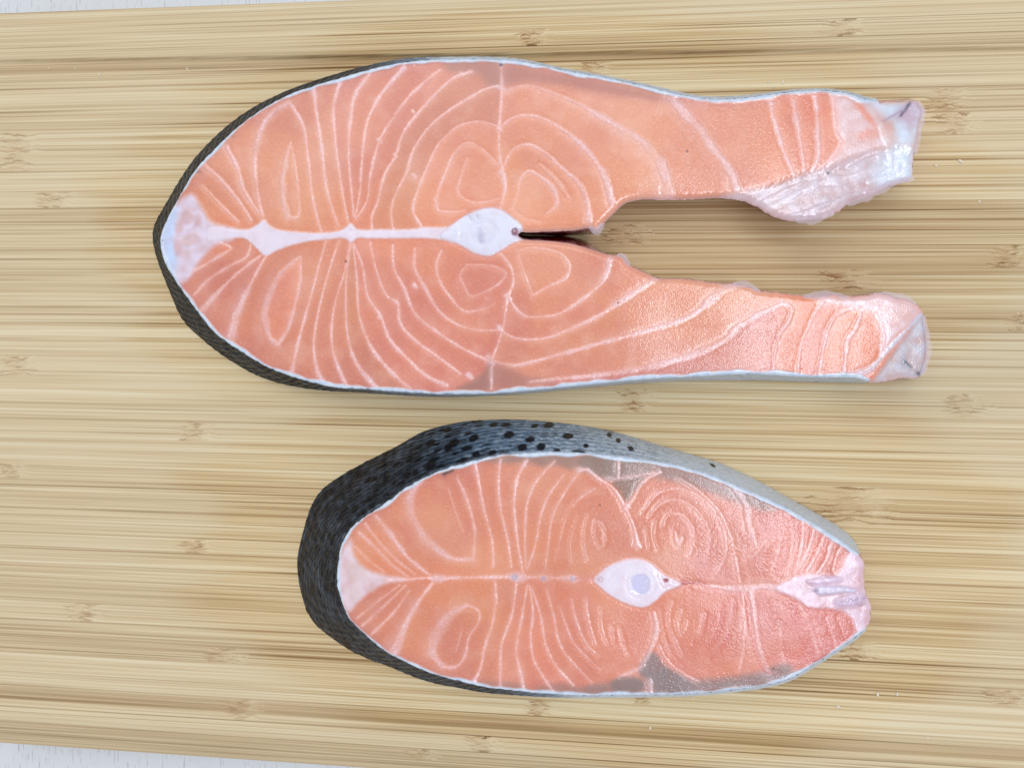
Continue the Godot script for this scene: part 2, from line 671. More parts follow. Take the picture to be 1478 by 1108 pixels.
func _patch(called: String, parent: String, tint: Color, soft: float, rise: float, share: float, v: Array) -> void:
	var id := _part(called, parent)
	var c := []
	for i in range(0, v.size(), 2): c.append(PackedFloat32Array([v[i], v[i + 1]]))
	var d := _dense(c, true, 0.8)
	var n := d[0].size()
	var lo := Vector2(1e9, 1e9)
	var hi := -lo
	for i in n:
		lo = lo.min(Vector2(d[0][i], d[1][i]))
		hi = hi.max(Vector2(d[0][i], d[1][i]))
	var mottle := noise(60 + id, 5.0, 2)
	for z in range(maxi(0, int((lo.y - soft - z0) / STEP)), mini(nz - 1, int((hi.y + soft - z0) / STEP) + 1) + 1):
		var pz := z0 + z * STEP
		for x in range(maxi(0, int((lo.x - soft - x0) / STEP)), mini(nx - 1, int((hi.x + soft - x0) / STEP) + 1) + 1):
			var q := z * nx + x
			if inside[q] == 0 and od[q] > 1.0: continue
			var px := x0 + x * STEP
			var best := 1e9
			var odd := false
			var ax := d[0][n - 1]
			var az := d[1][n - 1]
			for i in n:
				var bx := d[0][i]
				var bz := d[1][i]
				var dx := bx - ax
				var dz := bz - az
				var t := clampf(((px - ax) * dx + (pz - az) * dz) / maxf(dx * dx + dz * dz, 1e-9), 0.0, 1.0)
				var ex := px - ax - dx * t
				var ez := pz - az - dz * t
				best = minf(best, ex * ex + ez * ez)
				if (az <= pz) != (bz <= pz) and px < ax + (pz - az) / (bz - az) * dx: odd = not odd
				ax = bx
				az = bz
			var sd := (-sqrt(best) if odd else sqrt(best)) + jit[q] * (1.0 if called != "vertebra" else 0.5)
			var k := clampf(0.5 - sd / (2.0 * soft), 0.0, 1.0)
			if k <= 0.0: continue
			k = k * k * (3.0 - 2.0 * k)
			var m := mottle.get_noise_2d(px, pz) * (0.35 if called == "vertebra" or called == "midline_septum" else 1.0)
			var w := k * clampf(share * (1.0 + 0.25 * m), 0.0, 1.0)
			var lum := 1.0 + 0.05 * m
			cr[q] = lerpf(cr[q], tint.r * lum, w)
			cg[q] = lerpf(cg[q], tint.g * lum, w)
			cb[q] = lerpf(cb[q], tint.b * lum, w)
			hh[q] += rise * k
			if called == "belly_membrane" or called == "flap_end_membrane" or called == "tail_fat": hh[q] += 0.05 * m * k
			if k > 0.5: part[q] = id


func _strand(called: String, v: Array, widths: Array, share: float, bleed: float, tint := Color8(250, 204, 204)) -> void:
	strand_color = tint
	plain_strand = tint == Color8(250, 204, 204)
	var id := _part(called)
	var c := []
	var n := v.size() / 2
	for i in n:
		var u := float(i) / maxf(1.0, n - 1) * (widths.size() - 1)
		var k := mini(int(u), widths.size() - 2)
		c.append(PackedFloat32Array([v[i * 2], v[i * 2 + 1], 0.0, 0.0, lerpf(widths[k], widths[k + 1], u - k)]))
	var d := _dense(c, false, 1.2)
	var m := d[0].size()
	for i in m - 1:
		var ax := d[0][i]
		var az := d[1][i]
		var dx := d[0][i + 1] - ax
		var dz := d[1][i + 1] - az
		var l2 := maxf(dx * dx + dz * dz, 1e-9)
		var w0 := d[4][i]
		var w1 := d[4][i + 1]
		var r := maxf(w0, w1) * 0.5 + 2.6
		var cx := ax + dx * 0.5
		var cz := az + dz * 0.5
		var rr := r + sqrt(l2) * 0.5
		var taper := 1.0
		for z in range(maxi(0, int((cz - rr - z0) / STEP)), mini(nz - 1, int((cz + rr - z0) / STEP)) + 1):
			var qz := z0 + z * STEP - az
			for x in range(maxi(0, int((cx - rr - x0) / STEP)), mini(nx - 1, int((cx + rr - x0) / STEP)) + 1):
				var q := z * nx + x
				if inside[q] == 0 and od[q] > 1.0: continue
				var qx := x0 + x * STEP - ax
				var t := clampf((qx * dx + qz * dz) / l2, 0.0, 1.0)
				var ex := qx - dx * t
				var ez := qz - dz * t
				var w := lerpf(w0, w1, t) * vary_w[q]
				var val := sqrt(ex * ex + ez * ez) - w * 0.48 + jit[q] * minf(1.0, 0.35 + w)
				if val > 2.6: continue
				var soft := 0.12 + 0.23 * w
				var core := clampf(0.5 - val / (2.0 * soft), 0.0, 1.0) * share * (1.0 - 0.22 * smoothstep(0.9, 2.4, w)) * vary_s[q]
				var halo := 0.26 * share * exp(-maxf(val, 0.0) / 0.55) * minf(1.0, w * 2.0)
				if bleed == 0.0 and dx * qz - dz * qx < 0.0: halo = maxf(halo, 0.26 * share * exp(-maxf(val, 0.0) / 0.9))
				if bleed != 0.0 and (dx * qz - dz * qx) * bleed < 0.0:
					halo = maxf(halo, absf(bleed) * 0.62 * share * exp(-maxf(val, 0.0) / (0.6 + 0.35 * w)))
				var k := maxf(core, halo)
				if k > sw[q]:
					sw[q] = k
					swd[q] = w
				if val < sv[q]:
					sv[q] = val
					if core > 0.42: sp[q] = id


func _knot_of_fat(x: float, z: float, r: float) -> void:
	_strand("septum", [x - r * 0.3, z - r * 0.2, x + r * 0.2, z + r * 0.3], [r * 1.1, r * 0.9], 0.95, 0.0)


func _lay_strands() -> void:
	var beads := noise(71, 0.9, 2)
	for z in nz:
		for x in nx:
			var q := z * nx + x
			var k := sw[q]
			if k <= 0.0: continue
			var n := beads.get_noise_2d(x0 + x * STEP, z0 + z * STEP)
			k = clampf(k * (0.84 + 0.24 * n), 0.0, 1.0)
			var lift := 1.0 + 0.10 * clampf((n - 0.25) * 3.0, 0.0, 1.0)
			var sc := strand_color.lerp(wide_color, smoothstep(0.6, 1.9, swd[q])) if plain_strand else strand_color
			cr[q] = lerpf(cr[q], minf(1.0, sc.r * lift), k)
			cg[q] = lerpf(cg[q], minf(1.0, sc.g * lift), k)
			cb[q] = lerpf(cb[q], minf(1.0, sc.b * lift), k)
			var flat := 1.0 - 0.6 * clampf(gl[q] - 0.3, 0.0, 1.0)
			hh[q] += -0.05 * flat * exp(-pow(sv[q] / 0.6, 2.0)) + 0.05 * flat * clampf(-sv[q] / 0.4, 0.0, 1.0) + 0.03 * n * k
			if sp[q] > 0: part[q] = sp[q]
	sw.fill(0.0)
	sv.fill(9.0)
	sp.fill(0)
	strand_color = Color8(250, 204, 204)


func _fleck(x: float, z: float, r: float, tint: Color) -> void:
	for iz in range(int((z - r - 0.4 - z0) / STEP), int((z + r + 0.4 - z0) / STEP) + 2):
		for ix in range(int((x - r - 0.4 - x0) / STEP), int((x + r + 0.4 - x0) / STEP) + 2):
			var q := iz * nx + ix
			var k := clampf(0.5 + (r - Vector2(x0 + ix * STEP - x, z0 + iz * STEP - z).length()) / 0.35, 0.0, 1.0) * 0.85
			cr[q] = lerpf(cr[q], tint.r, k)
			cg[q] = lerpf(cg[q], tint.g, k)
			cb[q] = lerpf(cb[q], tint.b, k)


func _skin_spot(x: float, z: float, a: float, b: float) -> void:
	spots.append([x, z, a, b])


func _finish_steak(root: Node3D) -> void:
	var n := ol[0].size()
	var rim_part := _part("skin_edge")
	var lip_part := _part("cut_edge")
	var ripple := noise(81, 1.3, 2)
	var wave := noise(82, 5.0, 2)
	var spark := noise(83, 0.5, 1)
	var patchy := noise(84, 9.0, 2)
	for z in nz:
		for x in nx:
			var q := z * nx + x
			if inside[q] == 0 and od[q] > 1.0: continue
			var px := x0 + x * STEP
			var pz := z0 + z * STEP
			var w := ol[5][oi[q]]
			var e := od[q] if inside[q] else 0.0
			var rn := ripple.get_noise_2d(px, pz)
			var g := gl[q]
			var pn: String = parts[part[q]][0]
			if pn.contains("membrane") or pn.contains("fat") or pn == "vertebra": g *= 0.04
			g *= clampf(0.3 + 2.2 * patchy.get_noise_2d(px, pz), 0.06, 1.4)
			hh[q] += rn * (0.008 + 0.008 * g) + 0.030 * g * spark.get_noise_2d(px, pz)
			if w > 0.6:
				var dark := ol[4][oi[q]]
				var k := clampf(0.5 + (w * (0.82 + 0.6 * wave.get_noise_2d(px * 0.45, pz * 0.45)) - e) / 0.55, 0.0, 1.0)
				var c := Color8(212, 224, 240)
				c = c.lerp(Color8(182, 202, 228), clampf(0.5 + wave.get_noise_2d(px * 2.0, pz * 2.0), 0.0, 1.0) * 0.7)
				# the pigmented outer skin shows as a dark hairline where the back is black
				c = c.lerp(Color8(52, 58, 68), clampf(dark * 1.15 - 0.15, 0.0, 1.0) * clampf(0.5 + (0.22 + 0.3 * wave.get_noise_2d(px * 2.0, pz * 2.0) - e) / 0.22, 0.0, 1.0) * 0.95)
				cr[q] = lerpf(cr[q], c.r, k)
				cg[q] = lerpf(cg[q], c.g, k)
				cb[q] = lerpf(cb[q], c.b, k)
				hh[q] += 0.12 * k
				if k > 0.5: part[q] = rim_part
			else:
				var k := exp(-maxf(e, 0.0) / 0.55) * 0.65
				cr[q] = lerpf(cr[q], 0.88, k)
				cg[q] = lerpf(cg[q], 0.76, k)
				cb[q] = lerpf(cb[q], 0.78, k)
				if e < 0.5 and part[q] == FLESH: part[q] = lip_part
			var round_r := 1.0 if w > 0.6 else 1.8
			if e < round_r: hh[q] -= 0.75 * round_r * (1.0 - sqrt(maxf(0.0, 1.0 - pow(1.0 - e / round_r, 2.0))))
	# one mesh for each connected piece: flakes of muscle between the septa, stretches of septum
	var comp := PackedInt32Array()
	comp.resize(nx * nz)
	var kept := {}
	var blot := noise(61, 1.7)
	var old := part.duplicate()
	for start in nx * nz:
		if inside[start] == 0 or comp[start] != 0: continue
		var was := old[start]
		var stack := PackedInt32Array([start])
		comp[start] = 1
		var got := 0
		var beside := -1
		while stack.size() > got:
			var q := stack[got]
			got += 1
			for o: int in [1, -1, nx, -nx]:
				var r := q + o
				if inside[r] == 0: continue
				if old[r] == was:
					if comp[r] == 0:
						comp[r] = 1
						stack.append(r)
				elif beside < 0 and comp[r] == 1: beside = part[r]
		var id := was
		if got < (260 if was == FLESH else 60) and beside >= 0: id = beside
		elif was == FLESH:
			parts.append(["muscle_flake", -1])
			id = parts.size() - 1
			var shade := 1.0 + 0.045 * blot.get_noise_1d(id * 7.7)
			var pinker := 1.0 + 0.03 * blot.get_noise_1d(id * 3.1 + 90.0)
			for q in stack:
				cr[q] = minf(1.0, cr[q] * shade)
				cg[q] *= shade * pinker
				cb[q] *= shade
		elif kept.has(was):
			parts.append([parts[was][0], parts[was][1]])
			id = parts.size() - 1
		else: kept[was] = true
		if id != was:
			for q in stack: part[q] = id
	# cells of every part
	var cells: Array[PackedInt32Array] = []
	for i in parts.size(): cells.append(PackedInt32Array())
	for z in nz - 1:
		for x in nx - 1:
			var q := z * nx + x
			if inside[q]: cells[part[q]].append(q)
			elif inside[q + 1]: cells[part[q + 1]].append(q)
			elif inside[q + nx]: cells[part[q + nx]].append(q)
			elif inside[q + nx + 1]: cells[part[q + nx + 1]].append(q)
	var made := {}
	var local := PackedInt32Array()
	local.resize(nx * nz)
	var stamp := PackedInt32Array()
	stamp.resize(nx * nz)
	stamp.fill(-1)
	for id in parts.size():
		if cells[id].size() < 4: continue
		var v := PackedVector3Array()
		var nr := PackedVector3Array()
		var col := PackedColorArray()
		var idx := PackedInt32Array()
		for q in cells[id]:
			for o: int in [q, q + 1, q + nx, q + nx + 1]:
				if stamp[o] == id: continue
				stamp[o] = id
				local[o] = v.size()
				var px := x0 + (o % nx) * STEP
				var pz := z0 + (o / nx) * STEP
				if inside[o] == 0:
					var i := oi[o]
					var j := (i + 1) % n
					var a := Vector2(ol[0][i], ol[1][i])
					var b := Vector2(ol[0][j], ol[1][j])
					var s := Geometry2D.get_closest_point_to_segment(Vector2(px, pz), a, b)
					px = s.x
					pz = s.y
				v.append(Vector3(px, top + hh[o] - sag(px, pz), pz) * MM)
				var l := o - 1
				var r := o + 1
				var u := o - nx
				var d := o + nx
				var gx := (hh[r] - hh[l]) / (2.0 * STEP) if od[o] > 0.3 or inside[o] else 0.0
				var gz := (hh[d] - hh[u]) / (2.0 * STEP) if od[o] > 0.3 or inside[o] else 0.0
				nr.append(Vector3(-clampf(gx, -1.6, 1.6), 1.0, -clampf(gz, -1.6, 1.6)).normalized())
				col.append(Color(cr[o], cg[o], cb[o]).srgb_to_linear())
			var a0 := local[q]
			var a1 := local[q + 1]
			var a2 := local[q + nx]
			var a3 := local[q + nx + 1]
			idx.append_array([a0, a1, a2, a2, a1, a3])
		var parent: Node = root
		if parts[id][1] >= 0 and made.has(parts[id][1]): parent = made[parts[id][1]]
		var m := mesh_of(v, nr, idx, col)
		made[id] = piece(parts[id][0], m, flesh_mat if parts[id][0] != "skin_edge" else rim_mat, parent)


var sag_from := 60.0
var sag_by := 0.0
var flesh_mat: StandardMaterial3D
var rim_mat: StandardMaterial3D
var film_mat: StandardMaterial3D
var skin_mat: StandardMaterial3D
var back_tone := Color8(44, 46, 48)


func sag(x: float, _z: float) -> float:
	if sag_by == 0.0 or x < sag_from: return 0.0
	return sag_by * pow((x - sag_from) / 60.0, 2.0)


func _wall(root: Node3D) -> void:
	# the sides of the steak from the cut face down to the board: scaled skin outside, lining inside the belly
	var n := ol[0].size()
	var arc := 0.0
	var rows := 104
	var tone := noise(91, 7.0, 3)
	var rag := noise(92, 2.0, 2)
	var fleck_and_glint := noise(93, 1.0, 2)
	var i := 0
	# start at a change of kind, so that each run is whole
	var begin := 0
	for k in n:
		if (ol[5][k] > 0.6) != (ol[5][(k - 1 + n) % n] > 0.6):
			begin = k
			break
	var s := PackedVector3Array()
	var c := PackedColorArray()
	for k in n + 1:
		var a := (begin + k) % n
		var b := (a + 1) % n
		var p := Vector2(ol[0][a], ol[1][a])
		var q := Vector2(ol[2][a], ol[3][a])
		var dir := (Vector2(ol[0][b], ol[1][b]) - Vector2(ol[0][(a - 1 + n) % n], ol[1][(a - 1 + n) % n])).normalized()
		var out := Vector2(dir.y, -dir.x)
		var skin := ol[5][a] > 0.6
		var flare := clampf((q - p).dot(out) / 4.0, 0.0, 1.0)
		var dark := ol[4][a]
		arc += Vector2(ol[0][b], ol[1][b]).distance_to(p)
		var yt := top - sag(p.x, p.y) + hh[clampi(int(round((p.y - z0) / STEP)), 0, nz - 1) * nx + clampi(int(round((p.x - x0) / STEP)), 0, nx - 1)]
		for r in rows + 1:
			var t := float(r) / rows
			var w := p.lerp(q, t)
			var y := lerpf(yt, 0.25, t)
			var down := t * (q - p).length() + t * top * 0.4
			var col: Color
			if skin:
				# overlapping scales, each a little tilted dome, in staggered rows
				var su := arc / 2.5 + 0.15 * down + 0.14 * rag.get_noise_2d(arc * 0.4, down)
				var sv2 := down / 1.6 + 0.14 * rag.get_noise_2d(arc, down * 0.5 + 40.0)
				var row := floorf(sv2)
				su += 0.5 * fposmod(row, 2.0)
				var fu := su - floorf(su)
				var fv := sv2 - row
				var dome := clampf(1.0 - pow(absf(fu - 0.5) * 2.0, 2.2), 0.0, 1.0) * (1.0 - 0.75 * fv)
				var id := fleck_and_glint.get_noise_2d(floorf(su) * 17.3, row * 9.7)
				var rough := clampf(flare * 1.6 + 0.15, 0.0, 1.0) * (0.35 + 0.65 * dark)
				w += out * (0.55 * flare * sin(PI * t) + rough * (0.26 * (dome - 0.35) + 0.07 * id + 0.05 * rag.get_noise_2d(arc * 1.4, down * 2.0)))
				y += rough * 0.08 * id * sin(PI * t)
				var black := Color8(16, 20, 28).lerp(back_tone, clampf(0.62 + tone.get_noise_2d(arc, down) * 1.2, 0.0, 1.0))
				var steel := Color8(104, 130, 158)
				var silver := Color8(206, 218, 232)
				col = silver.lerp(steel, smoothstep(0.05, 0.5, dark)).lerp(black, smoothstep(0.5, 0.95, dark))
				var edge := clampf(fv * 1.3 - 0.25, 0.0, 1.0) * (1.0 - 0.6 * dome)
				col = col.lerp(Color8(26, 28, 32), edge * (0.08 + 0.95 * dark))
				col = col.lerp(Color8(150, 164, 180), clampf(id * 1.6 - 0.22, 0.0, 0.6) * clampf(dark * 2.0, 0.15, 1.0) * dome * (1.0 - 0.45 * clampf(dark * 3.0 - 2.0, 0.0, 1.0)))  # highlights on the domed scales, painted into the skin colour
				col = col.lerp(Color8(22, 24, 29), clampf(-id * 1.5 - 0.3, 0.0, 0.6) * clampf(dark * 1.6, 0.0, 1.0))
				col = col.lerp(Color8(120, 132, 146), clampf((fleck_and_glint.get_noise_2d(arc * 0.8, down * 1.5) - 0.42) * 2.2, 0.0, 0.35) * dark)  # thin glints along the dark skin, painted as paler grey
				var fr := fleck_and_glint.get_noise_2d(arc * 1.1 + 300.0, down * 2.6)
				col = col.lerp(Color8(46, 54, 66), clampf((fr - 0.40) * 5.0, 0.0, 0.75) * smoothstep(0.03, 0.16, dark))
				var mot := rag.get_noise_2d(arc * 0.8 + 90.0, down * 1.6)
				col = col.lerp(Color8(222, 230, 240), clampf(mot * 1.1, 0.0, 0.45) * (1.0 - smoothstep(0.3, 0.75, dark)))
				if spots.size():
					var cx := floorf(arc / 4.4)
					var cy := floorf(down / 3.1)
					var here := 0.0
					for ox: float in [-1.0, 0.0, 1.0]:
						for oy: float in [-1.0, 0.0, 1.0]:
							var hx := cx + ox
							var hy := cy + oy
							var h1 := fposmod(sin(hx * 127.1 + hy * 311.7) * 43758.5453, 1.0)
							var h2 := fposmod(sin(hx * 269.5 + hy * 183.3) * 43758.5453, 1.0)
							var h3 := fposmod(sin(hx * 419.2 + hy * 371.9) * 43758.5453, 1.0)
							var far := Vector2((arc - (hx + 0.2 + 0.6 * h1) * 4.4) / (0.7 + 0.9 * h3), (down - (hy + 0.2 + 0.6 * h2) * 3.1) / (0.45 + 0.5 * h3)).length() + 0.3 * rag.get_noise_2d(arc * 3.0, down * 3.0)
							if h3 > 0.25: here = maxf(here, 1.0 - smoothstep(0.8, 1.2, far))
					col = col.lerp(Color8(16, 18, 24), 0.85 * here * smoothstep(0.45, 0.65, dark))
				for sp2 in spots:
					var dx: float = absf(w.x - sp2[0])
					if dx > 2.5: continue
					var e2 := Vector2((w - Vector2(sp2[0], sp2[1])).dot(dir) / sp2[2], (w - Vector2(sp2[0], sp2[1])).dot(out) / sp2[3]).length() + 0.25 * rag.get_noise_2d(arc * 3.0, down * 3.0)
					col = col.lerp(Color8(20, 21, 26), 0.93 * (1.0 - smoothstep(0.8, 1.15, e2)))
				col = col.lerp(Color8(200, 214, 232), clampf(1.0 - t * 22.0, 0.0, 1.0) * 0.6 * (1.0 - dark * 0.75))
			else:
				w += out * 0.25 * tone.get_noise_2d(arc, down * 2.0) * sin(PI * t)
				var deep := Color8(196, 150, 150) if p.x > 22.0 else Color8(112, 24, 28)
				col = Color8(214, 178, 180).lerp(deep, clampf(t * 2.5 + tone.get_noise_2d(arc, down), 0.0, 1.0))
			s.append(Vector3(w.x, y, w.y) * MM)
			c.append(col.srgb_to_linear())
	var k0 := 0
	while k0 < n:
		var kind := ol[5][(begin + k0) % n] > 0.6
		var k1 := k0
		while k1 < n and (ol[5][(begin + k1) % n] > 0.6) == kind: k1 += 1
		var v := PackedVector3Array()
		var nr := PackedVector3Array()
		var col := PackedColorArray()
		var id := PackedInt32Array()
		var h := rows + 1
		for k in range(k0, k1 + 1):
			for r in h:
				var q := k * h + r
				v.append(s[q])
				col.append(c[q])
				var ka := maxi(k - 1, 0)
				var kb := mini(k + 1, n)
				var ra := maxi(r - 1, 0)
				var rb := mini(r + 1, rows)
				nr.append((s[k * h + rb] - s[k * h + ra]).cross(s[kb * h + r] - s[ka * h + r]).normalized() * -1.0)
		for k in k1 - k0:
			for r in rows:
				var a := k * h + r
				id.append_array([a, a + 1, a + h, a + h, a + 1, a + h + 1])
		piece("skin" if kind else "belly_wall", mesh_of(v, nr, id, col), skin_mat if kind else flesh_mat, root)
		k0 = k1
	# the lower cut face, flat on the board
	var poly := PackedVector2Array()
	for k in range(0, n, 2): poly.append(Vector2(ol[2][k], ol[3][k]))
	var tri := Geometry2D.triangulate_polygon(poly)
	if tri.size():
		var v := PackedVector3Array()
		var nr := PackedVector3Array()
		var col := PackedColorArray()
		for p in poly:
			v.append(Vector3(p.x, 0.25, p.y) * MM)
			nr.append(Vector3.DOWN)
			col.append(flesh_tone.srgb_to_linear())
		piece("underside", mesh_of(v, nr, tri, col), flesh_mat, root)


func _shred(root: Node3D, v: Array, reach: float, sd: int) -> void:
	# a thin torn film of membrane that hangs over the edge of the cut: along v, reaching out to the left of its direction
	var c := []
	for i in range(0, v.size(), 2): c.append(PackedFloat32Array([v[i], v[i + 1]]))
	var d := _dense(c, false, 0.4)
	var n := noise(sd, 5.0, 2)
	var m := d[0].size()
	var p := PackedVector3Array()
	var id := PackedInt32Array()
	for i in m:
		var a := Vector2(d[0][maxi(i - 1, 0)], d[1][maxi(i - 1, 0)])
		var b := Vector2(d[0][mini(i + 1, m - 1)], d[1][mini(i + 1, m - 1)])
		var out := Vector2((b - a).y, -(b - a).x).normalized()
		var u := float(i) / (m - 1)
		var far := reach * sin(PI * clampf(u, 0.03, 0.97)) * (0.75 + 0.9 * n.get_noise_2d(i * 0.4, 5.0))
		for k in 6:
			var t := k / 5.0
			var w := Vector2(d[0][i], d[1][i]) + out * (far * t - 0.8 * (1.0 - t))
			var y := top - sag(w.x, w.y) - 0.25 - absf(far) * 0.9 * t * t + 0.22 * n.get_noise_2d(i * 0.4, t * 3.0 + 30.0)
			p.append(Vector3(w.x, y, w.y) * MM)
	for i in m - 1:
		for k in 5:
			var q := i * 6 + k
			id.append_array([q, q + 6, q + 1, q + 1, q + 6, q + 7])
	var st := SurfaceTool.new()
	st.begin(Mesh.PRIMITIVE_TRIANGLES)
	st.set_smooth_group(0)
	for q in p: st.add_vertex(q)
	for q in id: st.add_index(q)
	st.generate_normals()
	piece("membrane_shred", st.commit(), film_mat, root)


func _materials() -> void:
	flesh_mat = StandardMaterial3D.new()
	flesh_mat.resource_name = "raw_flesh"
	flesh_mat.vertex_color_use_as_albedo = true
	flesh_mat.roughness = 0.165
	flesh_mat.metallic_specular = 0.6
	flesh_mat.normal_enabled = true
	flesh_mat.normal_texture = bumps(101, 6.0, 3.0)
	flesh_mat.normal_scale = 0.15
	flesh_mat.uv1_triplanar = true
	flesh_mat.uv1_scale = Vector3(28, 28, 28)
	film_mat = StandardMaterial3D.new()
	film_mat.resource_name = "wet_membrane"
	film_mat.albedo_color = Color(0.86, 0.80, 0.86, 0.42)
	film_mat.transparency = BaseMaterial3D.TRANSPARENCY_ALPHA
	film_mat.roughness = 0.26
	rim_mat = flesh_mat.duplicate()
	rim_mat.resource_name = "wet_fat"
	rim_mat.roughness = 0.2
	skin_mat = StandardMaterial3D.new()
	skin_mat.resource_name = "scaled_skin"
	skin_mat.vertex_color_use_as_albedo = true
	skin_mat.roughness = 0.36
	skin_mat.metallic_specular = 0.28
	skin_mat.normal_enabled = true
	skin_mat.normal_texture = bumps(102, 8.0, 4.0)
	skin_mat.normal_scale = 0.25
	skin_mat.uv1_triplanar = true
	skin_mat.uv1_scale = Vector3(24, 24, 24)


func _large_steak() -> void:
	_materials()
	ctl = []
	sag_from = 62.0
	sag_by = 0.8
	_rim([-99.26, -39.39, -110.39, -44.29, 1, 1.1, -97.69, -44.66, -108.49, -49.05, 1, 1.1, -95.09, -49.53, -105.23, -54.57, 1, 1.1, -89.09, -59.03, -98.48, -65.03, 1, 1.1, -83.67, -64.59, -92.98, -71, 1, 1.1, -79.26, -68.79, -88.1, -75.34, 1, 1.1, -73.67, -73.13, -81.79, -79.83, 1, 1.1, -67.9, -76.68, -75.13, -83.32, 1, 1.1])
	_rim([-61.35, -79.8, -67.95, -86.22, 1, 1.1, -54.04, -82.12, -59.97, -88.84, 0.95, 1.1, -45.6, -84.39, -50.68, -91.4, 0.9, 1.1, -37.81, -86.28, -42.13, -93.21, 0.75, 1.1, -28.53, -87.73, -32.18, -94.55, 0.55, 1.1, -18.17, -88.19, -21.08, -94.44, 0.12, 1.15, -5.25, -87.83, -7.25, -94.05, 0.12, 1.15, 2.46, -87.05, 1.01, -93.21, 0.12, 1.15])
	_rim([7.89, -85.78, 6.83, -91.86, 0.12, 1.15, 14.23, -84.12, 13.61, -90.08, 0.12, 1.15, 24.2, -82.19, 24.28, -88.02, 0.12, 1.15, 34.07, -79.92, 34.86, -85.58, 0.12, 1.15, 44.03, -77.3, 45.53, -82.78, 0.12, 1.15, 51.21, -75.86, 53.21, -81.23, 0.12, 1.15, 58.84, -75.68, 61.39, -81.04, 0.12, 1.15, 66.76, -76.4, 69.86, -81.81, 0.12, 1.15])
	_rim([74.26, -77.12, 77.89, -82.58, 0.12, 1.15, 81.88, -77.11, 86.06, -82.58, 0.12, 1.15, 87.4, -76.27, 91.97, -81.67, 0.12, 1.15, 92.22, -74.73, 97.13, -80.02, 0.12, 1.15, 96.66, -74.27, 100.11, -79.57, 0, 0.3, 101.4, -74.34, 105.11, -79.65, 0, 0.3, 105.12, -74.26, 109.02, -79.56, 0, 0.3, 106.66, -72.28, 110.65, -77.44, 0, 0.3])
	_rim([105.57, -66.47, 109.5, -71.21, 0, 0.3, 104.65, -60.47, 108.53, -64.79, 0, 0.3, 104.36, -56.94, 108.23, -61, 0, 0.3, 103.89, -54.29, 107.74, -58.16, 0, 0.3, 100.7, -53.27, 104.37, -57.06, 0, 0.3, 96.99, -51.71, 100.47, -55.4, 0, 0.3, 93.61, -49.97, 96.91, -53.53, 0, 0.3, 89.69, -48.76, 92.78, -52.23, 0, 0.3])
	_rim([87.49, -47.18, 90.46, -50.53, 0, 0.3, 85.28, -45.59, 88.13, -48.83, 0, 0.3, 80.47, -44.01, 83.07, -47.14, 0, 0.3, 74.75, -43.69, 77.05, -46.8, 0, 0.3, 69.15, -44.99, 71.15, -48.19, 0, 0.3, 65.26, -47.37, 68.26, -50.73, 0, 0.3, 61.36, -49.03, 64.08, -52.5, 0, 0.3, 55.69, -49.81, 58.01, -53.34, 0, 0.3])
	_rim([49.29, -49.51, 51.15, -53.02, 0, 0.3, 41.94, -49.4, 43.28, -52.9, 0, 0.3, 34.53, -49.47, 35.35, -52.97, 0, 0.3, 30.74, -48.4, 31.29, -51.83, 0, 0.3, 28.22, -46.03, 28.59, -49.29, 0, 0.3, 26.24, -44.02, 26.48, -47.14, 0, 0.3, 24.8, -42.56, 24.93, -45.57, 0, 0.3, 23.36, -41.27, 23.38, -44.2, 0, 0.3])
	_rim([21.88, -42.02, 20.65, -43.03, 0, 0.3, 17.47, -41.49, 15.92, -42.65, 0, 0.3, 9.88, -41.16, 8.98, -42.79, 0, 0.3, 5.23, -41, 4.39, -43.01, 0, 0.3, 3.17, -41.01, 2.78, -43.11, 0, 0.3, 2.44, -40.27, 2.18, -43.04, 0, 0.3, 3.39, -39.33, 2.79, -42.91, 0, 0.3, 9.92, -38.75, 8.98, -42.69, 0, 0.3])
	_rim([16.41, -37.98, 15.53, -42.46, 0, 0.3, 21.41, -36.67, 20.28, -41.25, 0, 0.3, 26.01, -35.18, 26.23, -37.68, 0, 0.3, 30.4, -34.44, 30.93, -36.88, 0, 0.3, 32.44, -32.23, 33.11, -34.51, 0, 0.3, 37.37, -29.85, 38.39, -31.96, 0, 0.3, 39.91, -28.75, 41.11, -30.79, 0, 0.3, 47.1, -28.57, 48.81, -30.6, 0, 0.3])
	_rim([54.43, -27.49, 56.66, -29.44, 0, 0.3, 59.57, -27.32, 62.16, -29.26, 0, 0.3, 63.63, -26.6, 66.52, -28.49, 0, 0.3, 65.94, -25.53, 68.98, -27.34, 0, 0.3, 73.12, -24.83, 75.33, -26.58, 0, 0.3, 78.87, -23.95, 81.39, -25.64, 0, 0.3, 84.9, -24.5, 87.74, -26.24, 0, 0.3, 90.06, -23.99, 93.18, -25.68, 0, 0.3])
	_rim([96.7, -24.9, 100.17, -26.66, 0, 0.3, 101.13, -23.85, 104.84, -25.53, 0, 0.3, 105.21, -22.27, 109.13, -23.84, 0, 0.3, 107.42, -20.34, 111.47, -21.77, 0, 0.3, 108.3, -17.69, 112.39, -18.93, 0, 0.3, 108.71, -12.76, 112.83, -13.64, 0, 0.3, 108.62, -7.28, 112.73, -7.78, 0, 0.3, 107.33, -3.56, 111.38, -3.78, 0, 0.3])
